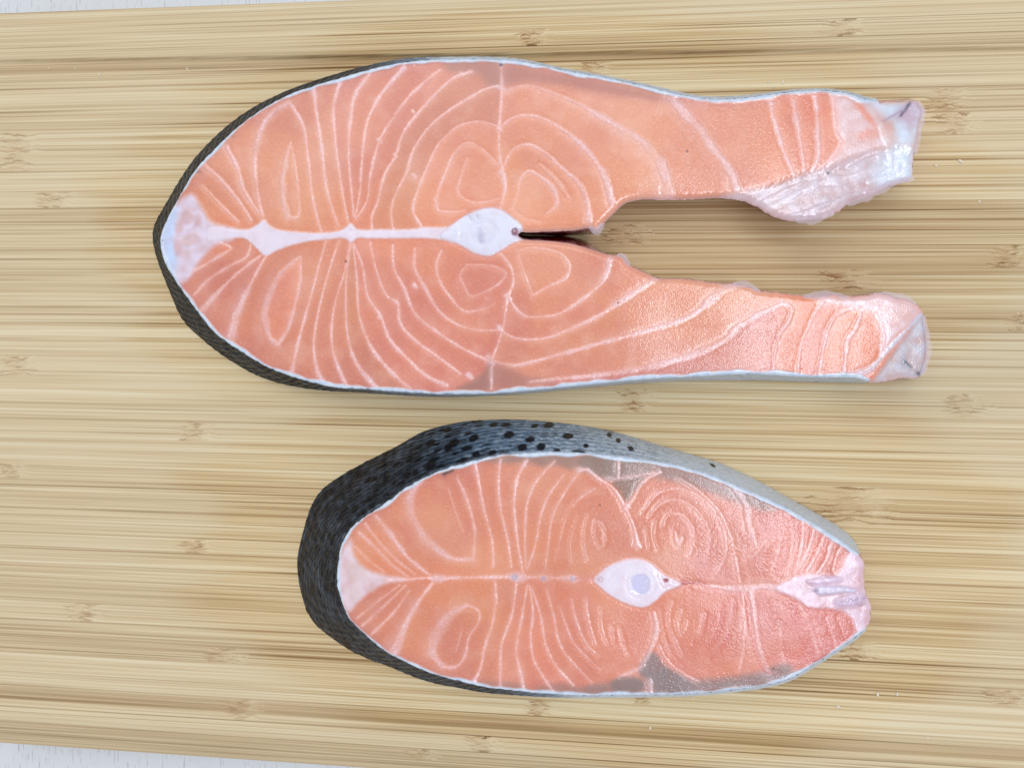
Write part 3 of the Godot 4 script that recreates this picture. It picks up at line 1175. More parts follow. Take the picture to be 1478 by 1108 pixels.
	_rim([101.44, -2.94, 105.16, -3.13, 0, 0.3, 95.85, -1.8, 99.28, -1.9, 0, 0.3, 90.37, -2.96, 95.17, -1.83, 0.1, 1.2, 79.18, -2.98, 83.18, -1.85, 0.1, 1.2, 67.84, -3.54, 71.05, -2.05, 0.1, 1.2, 59.93, -3.43, 62.57, -1.92, 0.1, 1.2, 49.99, -2.74, 51.92, -1.77, 0.1, 1.2, 35.26, -1.61, 36.15, -0.75, 0.1, 1.2])
	_rim([20.5, 0.08, 20.34, 0.88, 0.1, 1.2, 5.51, 1.8, 4.29, 2.72, 0.1, 1.2, -3.85, 2.7, -5.74, 3.49, 0.2, 1.2, -16.74, 3.1, -19.54, 4.13, 0.35, 1.2, -27.11, 2.9, -30.64, 3.91, 0.5, 1.2, -37.58, 2.31, -41.86, 3.29, 0.7, 1.2, -48.17, 1.72, -53.62, 2.87, 0.85, 1.2, -58.09, -0.43, -64.23, 1.8, 0.95, 1.2])
	_rim([-67.33, -3.58, -74.97, -0.71, 1, 1.2, -76.07, -8.5, -86.08, -6.37, 1, 1.2, -82.84, -13.09, -93.79, -11.9, 1, 1.2, -88.45, -19.47, -100.24, -17.69, 1, 1.2, -95.16, -28.43, -105.95, -29.6, 1, 1.2, -98.14, -33.71, -109.18, -37.57, 1, 1.2])
	_begin_cut(15)
	_patch("dark_muscle", "", Color8(165, 115, 107), 1.53, 0, 0.75, [-18.52, -86.51, -2.97, -86.27, -1.94, -80.63, -5.89, -80.36, -8.96, -83.43, -16.58, -84.57])
	_patch("dark_muscle", "", Color8(165, 108, 102), 2.21, 0, 0.7, [-2.21, -85.68, 9.79, -83.68, 20.91, -81.36, 35.55, -77.68, 44.6, -75.1, 35.58, -76.03, 22.79, -78.17, 11.69, -80.29, 3.3, -81.06, -1.75, -80.63])
	_patch("dark_muscle", "", Color8(159, 117, 109), 1.19, 0, 0.8, [-6.95, -2.3, -4.17, -5.9, -4.06, 1.21, -13.34, 1.54, -10.32, -0.19])
	_patch("dark_muscle", "", Color8(172, 121, 112), 1.53, 0, 0.7, [-3.6, -5.34, 5.45, -2.29, 12.91, -1.1, 7.36, 0.28, -3.5, 1.2])
	_patch("belly_fat", "", Color8(226, 200, 206), 2, 0.1, 0.88, [83.8, -76, 90.17, -74.78, 93.96, -72.2, 96.24, -67.89, 98, -63.41, 92.11, -59.07, 86.14, -56.83, 80.63, -56.55, 83.52, -59.55, 85.87, -63.62, 84.63, -66.33, 84.22, -70.8])
	_patch("belly_membrane", "", Color8(203, 186, 196), 1.3, -0.5, 0.92, [55.69, -49.63, 61.86, -51.2, 67.99, -52.57, 73.2, -54.31, 78.39, -56.22, 83.55, -57.4, 90.39, -59.98, 96.33, -61.67, 102.27, -61.57, 104.66, -59.76, 104.4, -54.28, 96.99, -51.53, 89.7, -48.41, 85.28, -45.23, 80.48, -43.66, 74.76, -43.15, 69.16, -44.63, 65.26, -47.01, 61.01, -48.67])
	_patch("flap_end_membrane", "", Color8(206, 216, 234), 2.4, -0.2, 0.95, [89.81, -75.5, 96.65, -74.63, 105.45, -74.78, 107.17, -72.27, 105.91, -66.46, 104.98, -60.47, 104.74, -54.28, 100.7, -52.91, 95.62, -52.26, 94.18, -57.26, 98.03, -61.64, 98.48, -66.07, 95.7, -70.03])
	_patch("belly_fat", "", Color8(230, 204, 212), 1.6, 0.1, 0.9, [78.87, -23.77, 90.06, -23.81, 96.7, -24.72, 104.87, -22.45, 106.59, -19.63, 101.27, -14.28, 97.27, -9.63, 96.51, -14.95, 94.75, -19.02, 91.65, -20.61, 84.94, -21.65])
	_patch("nose_fat", "", Color8(218, 204, 224), 1.1, 0.12, 0.95, [-100.09, -39.39, -95.28, -48.17, -90.2, -52.02, -87.08, -48.49, -84.36, -44.38, -78.84, -42.6, -75.79, -41.42, -77.77, -39.1, -82.82, -37.57, -86.84, -33.69, -90.43, -28.24, -93.28, -26.67, -97.09, -32.53])
	_strand("septum", [-86.76, -54.32, -81.17, -48.82, -76.23, -44.13], [0.57, 0.95], 0.75, -0.5)
	_strand("septum", [-87.27, -60.56, -80.67, -55.23, -74.48, -47.8, -72.41, -44.5], [1.52, 0.76], 0.75, -0.5)
	_strand("septum", [-79.81, -65.11, -76.47, -58.86, -74.56, -53.02, -70.23, -46.8], [1.52, 0.76], 0.85, -0.8)
	_strand("septum", [-61.9, -76.93, -67.25, -73.77, -70.57, -68.24, -71.45, -60.33, -70.72, -52.4, -69, -45.63], [1.14, 1.71, 1.52, 1.14, 0.76], 0.9, -0.6)
	_strand("septum", [-61.9, -76.93, -58.03, -71.09, -56.29, -61.65, -54.51, -49.74, -52.2, -41.3], [1.14, 0.57], 0.9, 0)
	_strand("septum", [-61.33, -65.96, -63.03, -60.21, -63.29, -51.36, -61.79, -45.19], [0.76, 1.9, 2.09, 1.52], 0.65, -0.5)
	_strand("septum", [-61.8, -45.39, -58.81, -45.36, -58.92, -52.28, -60.04, -60.17, -61.33, -65.96], [0.95, 0.47], 0.7, 0)
	_strand("septum", [-55.01, -80.8, -53.89, -73.11, -52.15, -62.74, -50.82, -53.34, -47.5, -42.99], [1.33, 0.57], 0.95, 0)
	_strand("septum", [-46.97, -83.85, -49.2, -76.07, -48.68, -67.85, -47.57, -59.99, -45.84, -49.66, -44.37, -43.55], [1.33, 0.95, 0.57, 0.47], 0.95, 0)
	_strand("septum", [-38.95, -84.6, -43.16, -78.99, -44.24, -72.91, -44.71, -65.1, -43.96, -54.79, -43.02, -45.44], [1.33, 1.14, 0.57, 0.47], 0.95, 0)
	_strand("septum", [-29.46, -85.86, -36.13, -78.26, -39.52, -71.29, -40.91, -59.9, -41.37, -52.1, -42.63, -45.06], [1.33, 0.95, 0.57, 0.38], 0.95, 0)
	_strand("septum", [-19.65, -85.03, -26.85, -79.17, -31.96, -72.66, -35.94, -66.09, -38.51, -56.25, -39.38, -49.6, -42.43, -44.68], [1.14, 0.76, 0.76, 0.76, 0.47, 0.38], 0.95, 0)
	_strand("septum", [-10.87, -84.42, -15.41, -83.04, -24.09, -74.95, -29.75, -67.5, -31.41, -61.85, -34.24, -57.15, -36.26, -49.57, -37.94, -44.84, -37.7, -41.98], [1.14, 0.76, 0.76, 0.76, 0.95, 0.57, 0.57], 0.95, 0)
	_strand("septum", [-3.63, -80.3, -7.01, -79.64, -10.77, -77.66, -17.93, -73.31, -23.41, -68.33, -26.97, -62.35, -28.43, -57.07, -31.06, -51.99, -32.52, -46.5, -31.87, -41.95], [0.76, 0.57, 0.76, 0.67, 0.76, 0.76, 0.76], 0.9, 0)
	_strand("septum", [-3.46, -69.46, -8.58, -70.87, -14.25, -69.66, -19.71, -64.68, -22.87, -58.13, -25.27, -51.93, -26.34, -46.83, -24.16, -42.85], [0.38, 0.38, 0.57, 0.76, 0.76, 0.95], 0.9, 0)
	_strand("septum", [-2.15, -57.85, -5.41, -61.45, -8.47, -63.93, -12.09, -65.12, -15.1, -62.54, -17.12, -58.05, -19.15, -52.99, -20.04, -48.86, -19.43, -46.78, -16.37, -46.38, -11.81, -46.72], [0.38, 0.38, 0.38, 0.57, 0.76, 1.14, 0.57, 0.38], 0.85, 0)
	_strand("septum", [-11.46, -60.98, -13.46, -55.37, -13.98, -51.81, -11.28, -49.34, -7.1, -48.93, -2.78, -50.01], [0.57, 0.57, 0.47, 0.29], 0.75, 0)
	_strand("septum", [-2.79, -86.63, -2.5, -80.09, -2.75, -72.06, -3.07, -68.51, -2.78, -61.97, -1.96, -57.29, -1.13, -52.8, -2.37, -47.39], [0.95, 0.95, 0.57, 0.76, 0.57, 1.14, 0.76, 0.57], 0.9, 0)
	_strand("septum", [-2.46, -77.84, 0.14, -79.46, 4.25, -80.11, 10.24, -78.29, 16.95, -75.54, 24.36, -71.5, 30.44, -67.88, 35.94, -64.3, 39.43, -60.21, 41.48, -56.16, 42.28, -50.67], [0.57, 0.57, 0.76, 0.95, 1.71, 2.28, 2.85, 3.42, 3.8], 0.8, -0.8)
	_strand("septum", [-3.07, -68.51, -0.29, -71.07, 2.88, -72.13, 8.11, -71.46, 15.97, -66.86, 22.14, -60.84, 25.71, -54.89, 27.45, -48.61], [0.57, 0.57, 0.76, 1.14, 1.71, 2.28], 0.85, -0.6)
	_strand("septum", [-1.95, -56.73, -0.69, -60.82, 1.7, -63.58, 5.24, -64.26, 9.56, -61.96, 14.64, -57.44, 18.76, -53.5, 20.85, -49.04, 21.48, -43.87], [0.76, 0.57, 0.57, 0.95, 1.33, 1.71, 2.09], 0.8, -0.4)
	_strand("septum", [8.12, -58.83, 12.08, -55.25, 15.86, -50.02], [0.76, 1.71, 1.14], 0.4, 0)
	_strand("septum", [1.02, -47.18, 2.44, -52.2, 2.95, -55.17, 4.98, -57.19, 8.36, -55.66, 11.94, -52.09, 12.75, -48.01, 10.19, -45.62], [0.47, 0.47, 0.57, 0.95, 0.95, 1.71, 1.14, 0.38], 0.75, 0)
	_strand("septum", [1.02, -47.18, 3.86, -44.73, 8.54, -43.58], [0.38, 0.29], 0.6, 0)
	_strand("septum", [42.44, -76.06, 46.44, -72.14, 50.99, -66.59, 53.91, -62.17, 57.7, -57.4, 59.9, -52.3], [2.28, 3.04, 2.47, 2.09, 2.47, 3.04], 0.85, -0.5)
	_strand("septum", [68.37, -73.84, 68.77, -70.76, 70.79, -64.06, 72.25, -59.72, 74.23, -55.38], [1.71, 1.14, 1.14], 1, 0)
	_strand("septum", [73.95, -74.43, 74.71, -69.92, 76.04, -62.36, 76.82, -56.42], [1.9, 1.33, 1.14], 1, 0)
	_strand("septum", [79.14, -75.57, 79.9, -70.89, 80.16, -65.15, 80.24, -59.96, 79.07, -56.57], [1.33, 1.52, 1.52], 1, 0)
	_strand("septum", [83.63, -75.46, 84.04, -70.81, 84.81, -65.79, 85.87, -63.8, 83.52, -59.55, 80.46, -56.73], [0.76, 0.76, 0.76], 0.9, 0)
	_strand("septum", [-81.62, -38.34, -78.14, -36.78, -81.55, -34.46, -88.63, -30.58], [0.57, 1.14, 1.14, 0.76], 0.65, 0.4)
	_strand("septum", [-72.32, -38.89, -73.26, -34.64, -78.66, -31.55, -84.7, -27.85, -88.93, -23.56], [0.57, 0.95, 1.14, 1.14], 0.7, 0.4)
	_strand("septum", [-69.43, -34.63, -76.4, -29.41, -83, -23.19, -86.61, -19.29], [0.76, 1.33, 1.71], 0.7, 0.5)
	_strand("septum", [-67.83, -34.82, -72.12, -26.9, -75.64, -19.54, -77.76, -12.74], [0.57, 1.14, 2.09, 3.23], 0.9, -0.6)
	_strand("septum", [-58.04, -34.22, -62.76, -30.58, -66.46, -24.21, -68.15, -17.46, -66.26, -11.69, -64.23, -9.97], [0.76, 1.71, 2.28, 2.28, 1.9], 0.7, -0.5)
	_strand("septum", [-64.23, -9.97, -61.49, -13.84, -59.41, -20.59, -57.94, -28.46, -58.04, -34.22], [1.33, 0.57], 0.8, 0)
	_strand("septum", [-50.78, -38.8, -52.65, -32.11, -54.69, -23.68, -57.13, -14.84, -59.19, -6.56, -60.11, -1.75], [0.47, 0.57, 0.76, 0.95, 1.52], 0.95, 0)
	_strand("septum", [-47.04, -38.79, -50.04, -29.43, -52.45, -19.66, -53.69, -10.27, -52.79, -3.57, -50.95, 0.61], [0.47, 0.57, 0.76, 0.95, 1.52], 0.95, 0)
	_strand("septum", [-43.9, -38.58, -45.52, -29.43, -47.76, -22.17, -48.8, -12.99, -47.5, -5.74, -44.25, 1.08], [0.38, 0.47, 0.57, 0.95, 1.33], 0.95, 0)
	_strand("septum", [-43.5, -38.2, -44.73, -29.05, -44.79, -20.66, -44.06, -11.89, -41.4, -4.68, -35.65, 1.71], [0.38, 0.47, 0.57, 0.95, 1.33], 0.95, 0)
	_strand("septum", [-43.1, -37.82, -41.78, -28.48, -41.03, -18.2, -37.78, -9.85, -32.82, -3.84, -26.35, 1.75], [0.38, 0.47, 0.76, 1.14, 1.14], 0.95, 0)
	_strand("septum", [-42.9, -37.82, -40.27, -32.1, -38.57, -23.35, -34.79, -17.67, -32.56, -11.99, -27.25, -6.37, -21.99, -1.9, -16.21, 0.65], [0.38, 0.57, 0.57, 1.14, 0.95, 0.95, 0.95], 0.95, 0)
	_strand("septum", [-38.22, -38.18, -35.94, -29.44, -33.13, -23.37, -30.39, -21.86, -29.53, -16.19, -25.21, -11.49, -18.81, -7.03, -12.64, -2.6], [0.47, 0.57, 0.57, 0.95, 0.76, 0.76], 0.95, 0)
	_strand("septum", [-31.8, -37.4, -31.31, -30.96, -28.52, -25.85, -25.33, -18.67, -18.91, -13.63, -11.6, -9.18, -4.74, -6.08], [0.57, 0.76, 0.95, 0.76, 0.76], 0.95, 0)
	_strand("septum", [-25.61, -36.62, -25.52, -30.95, -22.75, -25.86, -19.01, -19.84, -14.38, -16.29, -8.65, -14.46, -2.05, -14.51], [0.57, 0.95, 0.76, 0.57, 0.38], 0.9, 0)
	_strand("septum", [-18.31, -35.85, -19.59, -32.08, -18.76, -27.94, -16.02, -23.81, -11.76, -19.5, -6.66, -20.09, -3.29, -21.61], [0.47, 0.95, 0.57, 0.38], 0.85, 0)
	_strand("septum", [-11.01, -32.08, -13.06, -29.45, -11.87, -26.45, -10.12, -23.64, -5.23, -25.15, -1.31, -27.96, -0.41, -30.02, -4.38, -31.7, -11.01, -32.08], [0.38, 0.57, 0.57, 0.38, 0.29], 0.7, 0)
	_strand("septum", [-2.18, -35.06, 0.7, -31.51, 1.51, -27.41, 0.07, -23.49, -1.12, -15.27, -2.91, -9.28, -3.99, -6.27, -4.06, 1.21], [0.57, 0.57, 0.57, 1.14, 0.38, 0.57, 0.95, 0.76], 0.9, 0)
	_strand("septum", [0.26, -23.49, 1.8, -20.88, 4.83, -18.29, 9.31, -18.13, 13.75, -18.9, 19.6, -22.45, 24.13, -26.34, 26.46, -30.03, 27.13, -33.52], [0.76, 0.57, 0.57, 0.57, 0.76, 1.14, 1.33, 1.9], 0.85, 0.4)
	_strand("septum", [-1.86, -14.89, 0.04, -13.22, 3.62, -12.14, 9.4, -12.19, 16.77, -14.67, 25.16, -18.97, 32.56, -23.97, 39.19, -28.38], [0.76, 0.57, 0.57, 0.76, 1.14, 1.52, 2.28], 0.85, 0.4)
	_strand("septum", [-3.99, -6.09, 1.67, -5.04, 6.33, -5.84, 15.39, -8.36, 27.83, -11.99, 40.11, -15.58, 48.68, -18.74, 54.48, -23.68, 59.57, -27.14], [1.14, 0.76, 0.95, 1.14, 1.33, 1.52, 2.47, 3.04], 0.85, 0.4)
	_strand("septum", [6.41, -0.63, 15.49, -1.69, 27.96, -3.16, 40.26, -5.71, 49.9, -8.74, 56.26, -11.72, 61.85, -16.65, 67.6, -19.76, 72.81, -21.95, 74.4, -20.52, 73.75, -17.82, 71.02, -13.12, 70.07, -6.81, 70.11, -3.93], [0.57, 1.33, 1.71, 1.9, 1.9, 1.71, 1.52, 1.33, 1.14, 0.95, 0.95], 0.9, 0.3)
	_strand("septum", [2.88, -35.79, 5.3, -36.53, 10.52, -36.15, 14.62, -34.65, 16.51, -31.5, 15.27, -28.36, 10.67, -26.12, 6.98, -23.88], [0.38, 0.38, 0.57, 0.76, 1.14, 0.76, 0.57], 0.7, 0)
	_strand("septum", [2.71, -34.68, 4.66, -29.09, 6.8, -23.7], [0.57, 0.47], 0.7, 0)
	_strand("septum", [82, -22.35, 80.82, -20.73, 78.64, -15.88, 76.81, -10.84, 76.21, -4.01], [1.52, 0.95, 0.95, 0.95, 1.71], 0.95, 0)
	_strand("septum", [90.96, -21.14, 85.67, -19.15, 83.49, -14.84, 82.36, -10.18, 81.41, -3.73], [1.33, 1.33, 1.14, 1.14], 0.95, 0)
	_strand("septum", [91.66, -19.9, 90.19, -15.25, 88.34, -12.56, 88.05, -8.99, 87.44, -3.81], [0.95, 2.09, 1.52, 1.52], 0.9, 0)
	_strand("septum", [94.73, -20.27, 97, -16.37, 97.23, -11.94, 95.94, -7.48, 92.06, -4.59, 88.65, -3.65], [0.57, 0.95, 1.14, 1.14, 0.95], 0.9, 0)
	_knot_of_fat(-35.94, -66.09, 1.14)
	_knot_of_fat(-31.41, -62.04, 1.14)
	_knot_of_fat(-13.33, -83.92, 0.95)
	_knot_of_fat(-26.11, -56.28, 1.14)
	_knot_of_fat(-2.49, -79.71, 1.52)
	_knot_of_fat(-2.88, -68.7, 1.14)
	_knot_of_fat(-1.95, -56.73, 1.33)
	_knot_of_fat(0.26, -23.3, 1.52)
	_knot_of_fat(-1.86, -14.89, 1.52)
	_knot_of_fat(-4.17, -5.9, 2.09)
	_knot_of_fat(-9.97, -1.89, 1.71)
	_knot_of_fat(-34.98, -17.67, 1.14)
	_knot_of_fat(-30.39, -21.86, 1.14)
	_knot_of_fat(-25.45, -26.42, 1.14)
	_knot_of_fat(-43.36, -42.01, 1.14)
	_knot_of_fat(-20.05, -49.8, 0.76)
	_knot_of_fat(-26.77, -74.07, 0.67)
	_knot_of_fat(-6.66, -20.09, 0.47)
	_knot_of_fat(-5.76, -23.09, 0.47)
	_knot_of_fat(-26.58, -86.54, 0.38)
	_lay_strands()
	_patch("muscle_stub", "", Color8(232, 140, 116), 0.8, 0, 0.75, [88.99, -73.56, 90.7, -73.34, 93.31, -70.08, 94.37, -67.57, 93, -68.31, 91.08, -70.66])
	_patch("muscle_stub", "", Color8(226, 150, 134), 1.2, 0, 0.6, [92.33, -66.89, 95.06, -67.2, 96.45, -65.4, 94.07, -64.73, 90.33, -63.72, 89.62, -65.16])
	_patch("bruised_skin_fold", "", Color8(196, 162, 182), 1.6, -0.4, 0.65, [100.1, -71, 103.77, -73.93, 106.15, -72.99, 105.53, -69.12, 103.53, -67.39, 100.46, -69.58])
	_patch("flap_end_membrane", "", Color8(190, 190, 204), 1, -0.6, 0.85, [107.26, -19.63, 108.81, -17.7, 109.13, -7.29, 107.67, -3.21, 101.44, -2.77, 95, -1.43, 98.32, -7.51, 102.3, -12.87])
	_patch("pale_fat_lump", "", Color8(222, 178, 172), 1.3, 0.2, 0.55, [98.11, -21.71, 102.83, -23.15, 105.56, -21.03, 102.23, -18.18, 98.66, -18.87])
	_patch("midline_septum", "", Color8(228, 216, 232), 0.5, 0.12, 1, [-84.94, -42.44, -78.84, -42.21, -73.37, -41.99, -70.77, -43.13, -68.59, -44.66, -67.16, -43.11, -64.74, -41.94, -57.75, -41.13, -51.41, -40.91, -45.91, -41.84, -43.78, -43.54, -42.19, -42.01, -34.58, -41.78, -27.03, -41.73, -22.43, -42.28, -17.26, -42.25, -14.03, -42.98, -13.95, -38.09, -17.2, -38.67, -23.15, -39.26, -30.67, -39.29, -38.43, -39.32, -42.15, -39.34, -43.5, -38.2, -45.28, -39.35, -49.8, -39.18, -57.7, -38.25, -64.65, -36.16, -68.03, -34.63, -70.88, -36.95, -74.14, -39.48, -79.8, -39.31, -84.89, -39.13])
	_patch("nose_fat", "", Color8(186, 208, 244), 1.2, 0.05, 0.8, [-100.1, -40.37, -96.5, -47.59, -94.05, -48.55, -94.39, -44.25, -95.13, -39.37, -93.79, -32.53, -94.97, -29.4, -97.95, -34.88])
	_patch("fat_lump", "nose_fat", Color8(206, 166, 170), 0.9, 0.1, 0.68, [-92.79, -46.97, -90.75, -47.74, -89.28, -45.78, -90.28, -43.83, -92.33, -44.24])
	_patch("fat_lump", "nose_fat", Color8(206, 166, 170), 0.9, 0.1, 0.68, [-94.38, -43.86, -92.55, -44.63, -92.3, -41.9, -94.13, -41.12])
	_patch("fat_lump", "nose_fat", Color8(212, 178, 180), 0.7, 0.05, 0.75, [-92.67, -39.36, -89, -41.1, -87.35, -39.92, -88.95, -37.98, -91.81, -37.21])
	_patch("fat_lump", "nose_fat", Color8(206, 166, 170), 0.9, 0.1, 0.68, [-94.5, -38.39, -92.87, -39.17, -92.61, -36.04, -94.24, -34.87])
	_patch("fat_lump", "nose_fat", Color8(206, 166, 170), 0.9, 0.1, 0.68, [-89.08, -45.78, -87.46, -46.54, -87, -43.81, -88.63, -43.04])
	_patch("vertebra", "", Color8(218, 220, 240), 0.35, 0.35, 1, [-18.56, -39.62, -14.99, -43.36, -11.03, -45.77, -5.95, -47.42, -2.36, -47.02, 1.05, -44.75, 3.52, -42.69, 3.58, -38.96, 1.16, -37.85, -2.19, -35.81, -4.8, -34.51, -8.21, -34.89, -11.65, -36.58, -14.91, -38.28])
	_patch("artery", "vertebra", Color8(128, 78, 98), 0.3, -0.4, 0.95, [0.74, -41.02, 1.29, -41.77, 2.22, -41.76, 2.61, -40.83, 2.07, -39.9, 1.13, -40.09])
	_patch("marrow_mark", "vertebra", Color8(170, 172, 204), 1, -0.05, 0.4, [-8.32, -41.63, -7.19, -42.56, -6.59, -40.31, -7.31, -37.69, -8.09, -39.01])
	_strand("bone_rim", [-16.86, -41.11, -14.04, -43.73, -11.03, -45.77, -5.95, -47.42, -2.36, -47.02, 1.05, -44.75, 3.52, -42.69], [0.57, 0.57, 0.38], 0.75, 0, Color8(240, 206, 216))
	_lay_strands()
	_strand("bone_rim", [-16.82, -38.86, -13.95, -37.72, -11.65, -36.58, -8.21, -34.89, -4.8, -34.51, -2.19, -35.81, 1.16, -37.85, 3.95, -39.14], [0.57, 0.57, 0.38], 0.75, 0, Color8(240, 206, 216))
	_lay_strands()
	_strand("bone_scratch", [-10.84, -45.4, -10.06, -44.27], [0.47, 0.38], 0.55, 0, Color8(120, 120, 140))
	_lay_strands()
	_strand("bone_scratch", [-8.75, -45.57, -8.36, -44.82], [0.29, 0.19], 0.5, 0, Color8(120, 120, 140))
	_lay_strands()
	_strand("bone_scratch", [-7.9, -39.57, -7.5, -38.07], [0.38, 0.29], 0.5, 0, Color8(120, 120, 146))
	_lay_strands()
	_strand("bone_scratch", [-7, -42.37, -6.8, -41.62], [0.38, 0.38], 0.7, 0, Color8(240, 240, 250))
	_lay_strands()
	_strand("bone_ring", [-10.2, -41.08, -9.09, -42.95, -6.83, -43.68, -4.17, -42.54, -3.39, -40.3, -4.86, -38.06, -7.5, -37.69, -9.41, -38.83, -10.2, -41.08], [0.29, 0.29], 0.14, 0, Color8(168, 176, 212))
	_lay_strands()
	_strand("skin_ridge", [106.6, -19.27, 101.28, -13.39, 97.28, -8.92, 94.77, -5.69, 91.22, -3.69], [0.95, 1.52, 2.09, 1.9], 0.95, 0, Color8(200, 214, 242))
	_lay_strands()
	_strand("dark_streak", [100.79, -70.28, 102.44, -72.72, 103.43, -74.12], [0.38, 0.76, 0.57], 0.85, 0, Color8(70, 68, 92))
	_lay_strands()
	_strand("dark_streak", [96.39, -68.95, 99.09, -70.49, 101.1, -71.69], [0.76, 0.57, 0.38], 0.6, 0, Color8(150, 120, 150))
	_lay_strands()
	_strand("dark_streak", [102.73, -7.21, 104.43, -5.99], [0.95, 0.57], 0.8, 0, Color8(70, 78, 96))
	_lay_strands()
	_strand("dark_streak", [106.14, -4.43, 107.33, -3.56], [0.76, 0.57], 0.9, 0, Color8(52, 58, 76))
	_lay_strands()
	_strand("membrane_fold", [68.07, -46.8, 75, -50.34, 81.89, -53.49, 89.6, -55.18, 97.25, -57.21], [1.33, 2.28, 2.66, 1.52], 0.65, 0, Color8(230, 222, 234))
	_lay_strands()
	_strand("membrane_fold", [87.85, -57.34, 93.79, -60.46, 98.89, -61.09], [0.95, 1.52, 0.76], 0.6, 0, Color8(226, 216, 230))
	_lay_strands()
	_strand("membrane_fold", [66.29, -48.62, 71.51, -51.09, 77.56, -53.54], [0.76, 1.52, 0.95], 0.5, 0, Color8(214, 184, 192))
	_lay_strands()
	_strand("membrane_fold", [93.05, -53.36, 98.13, -55.07, 103.18, -57.13], [0.95, 1.52, 0.95], 0.7, 0, Color8(222, 224, 240))
	_lay_strands()
	_strand("membrane_fold", [73.35, -44.6, 81.98, -47.4, 88.82, -49.84, 94.27, -51.03], [1.14, 1.9, 1.52], 0.6, 0, Color8(198, 184, 200))
	_lay_strands()
	_strand("membrane_fold", [84.43, -56.32, 89.55, -58.75, 94.14, -60.46], [0.95, 1.71, 0.95], 0.55, 0, Color8(208, 176, 184))
	_lay_strands()
	_strand("membrane_fold", [95.73, -67.54, 98.19, -62.52, 98.94, -57.19], [1.52, 2.28, 1.71], 0.75, 0, Color8(228, 234, 246))
	_lay_strands()
	_strand("cut_nick", [-90.11, -59.04, -88.05, -58.04], [0.38, 0.19], 0.9, 0, Color8(40, 44, 52))
	_lay_strands()
	_strand("cut_nick", [-80.08, -69, -78.65, -68.19], [0.38, 0.29], 0.9, 0, Color8(40, 44, 52))
	_lay_strands()
	_fleck(82.89, -55.8, 0.34, Color8(60, 56, 60))
	_fleck(46.95, -61.92, 0.27, Color8(80, 60, 60))
	_fleck(-44.99, -33.06, 0.29, Color8(110, 60, 60))
	_fleck(29.5, -21.94, 0.29, Color8(150, 90, 80))
	_fleck(-98.43, -38.99, 0.3, Color8(60, 66, 80))
	_fleck(-2.78, -86.07, 0.47, Color8(70, 70, 84))
	var root := Node3D.new()
	root.name = numbered("salmon_steak")
	add_child(root)
	tag(root, "large raw salmon steak split into two long belly flaps", "salmon steak", "raw salmon steaks on the board")
	_finish_steak(root)
	_wall(root)
	_shred(root, [94.66, -24.54, 98.58, -24.55, 102.49, -23.5, 105.55, -21.74], 1.8, 201)
	_shred(root, [77.13, -24.12, 83.18, -24.32, 88.35, -23.98], 1.2, 202)
	_shred(root, [107.61, -19.1, 108.54, -12.93, 108.45, -7.63, 107.16, -3.73], 1.3, 203)
	_shred(root, [59.21, -27.32, 63.1, -26.78, 66.29, -25.35], 1, 204)
	_shred(root, [29.3, -34.99, 31.14, -33.7, 32.62, -32.05], 1.1, 205)
	_shred(root, [104.4, -53.93, 99.01, -52.58, 93.1, -49.62, 88, -47.17], 1, 206)
	_shred(root, [84.59, -45.24, 80.3, -43.84, 74.76, -43.51], 1.2, 207)
	_shred(root, [25.53, -43.11, 23.72, -41.27, 21.51, -42.02], 1, 208)
	_shred(root, [105.12, -74.26, 106.67, -71.92, 105.74, -66.64, 104.81, -60.64], 0.8, 209)


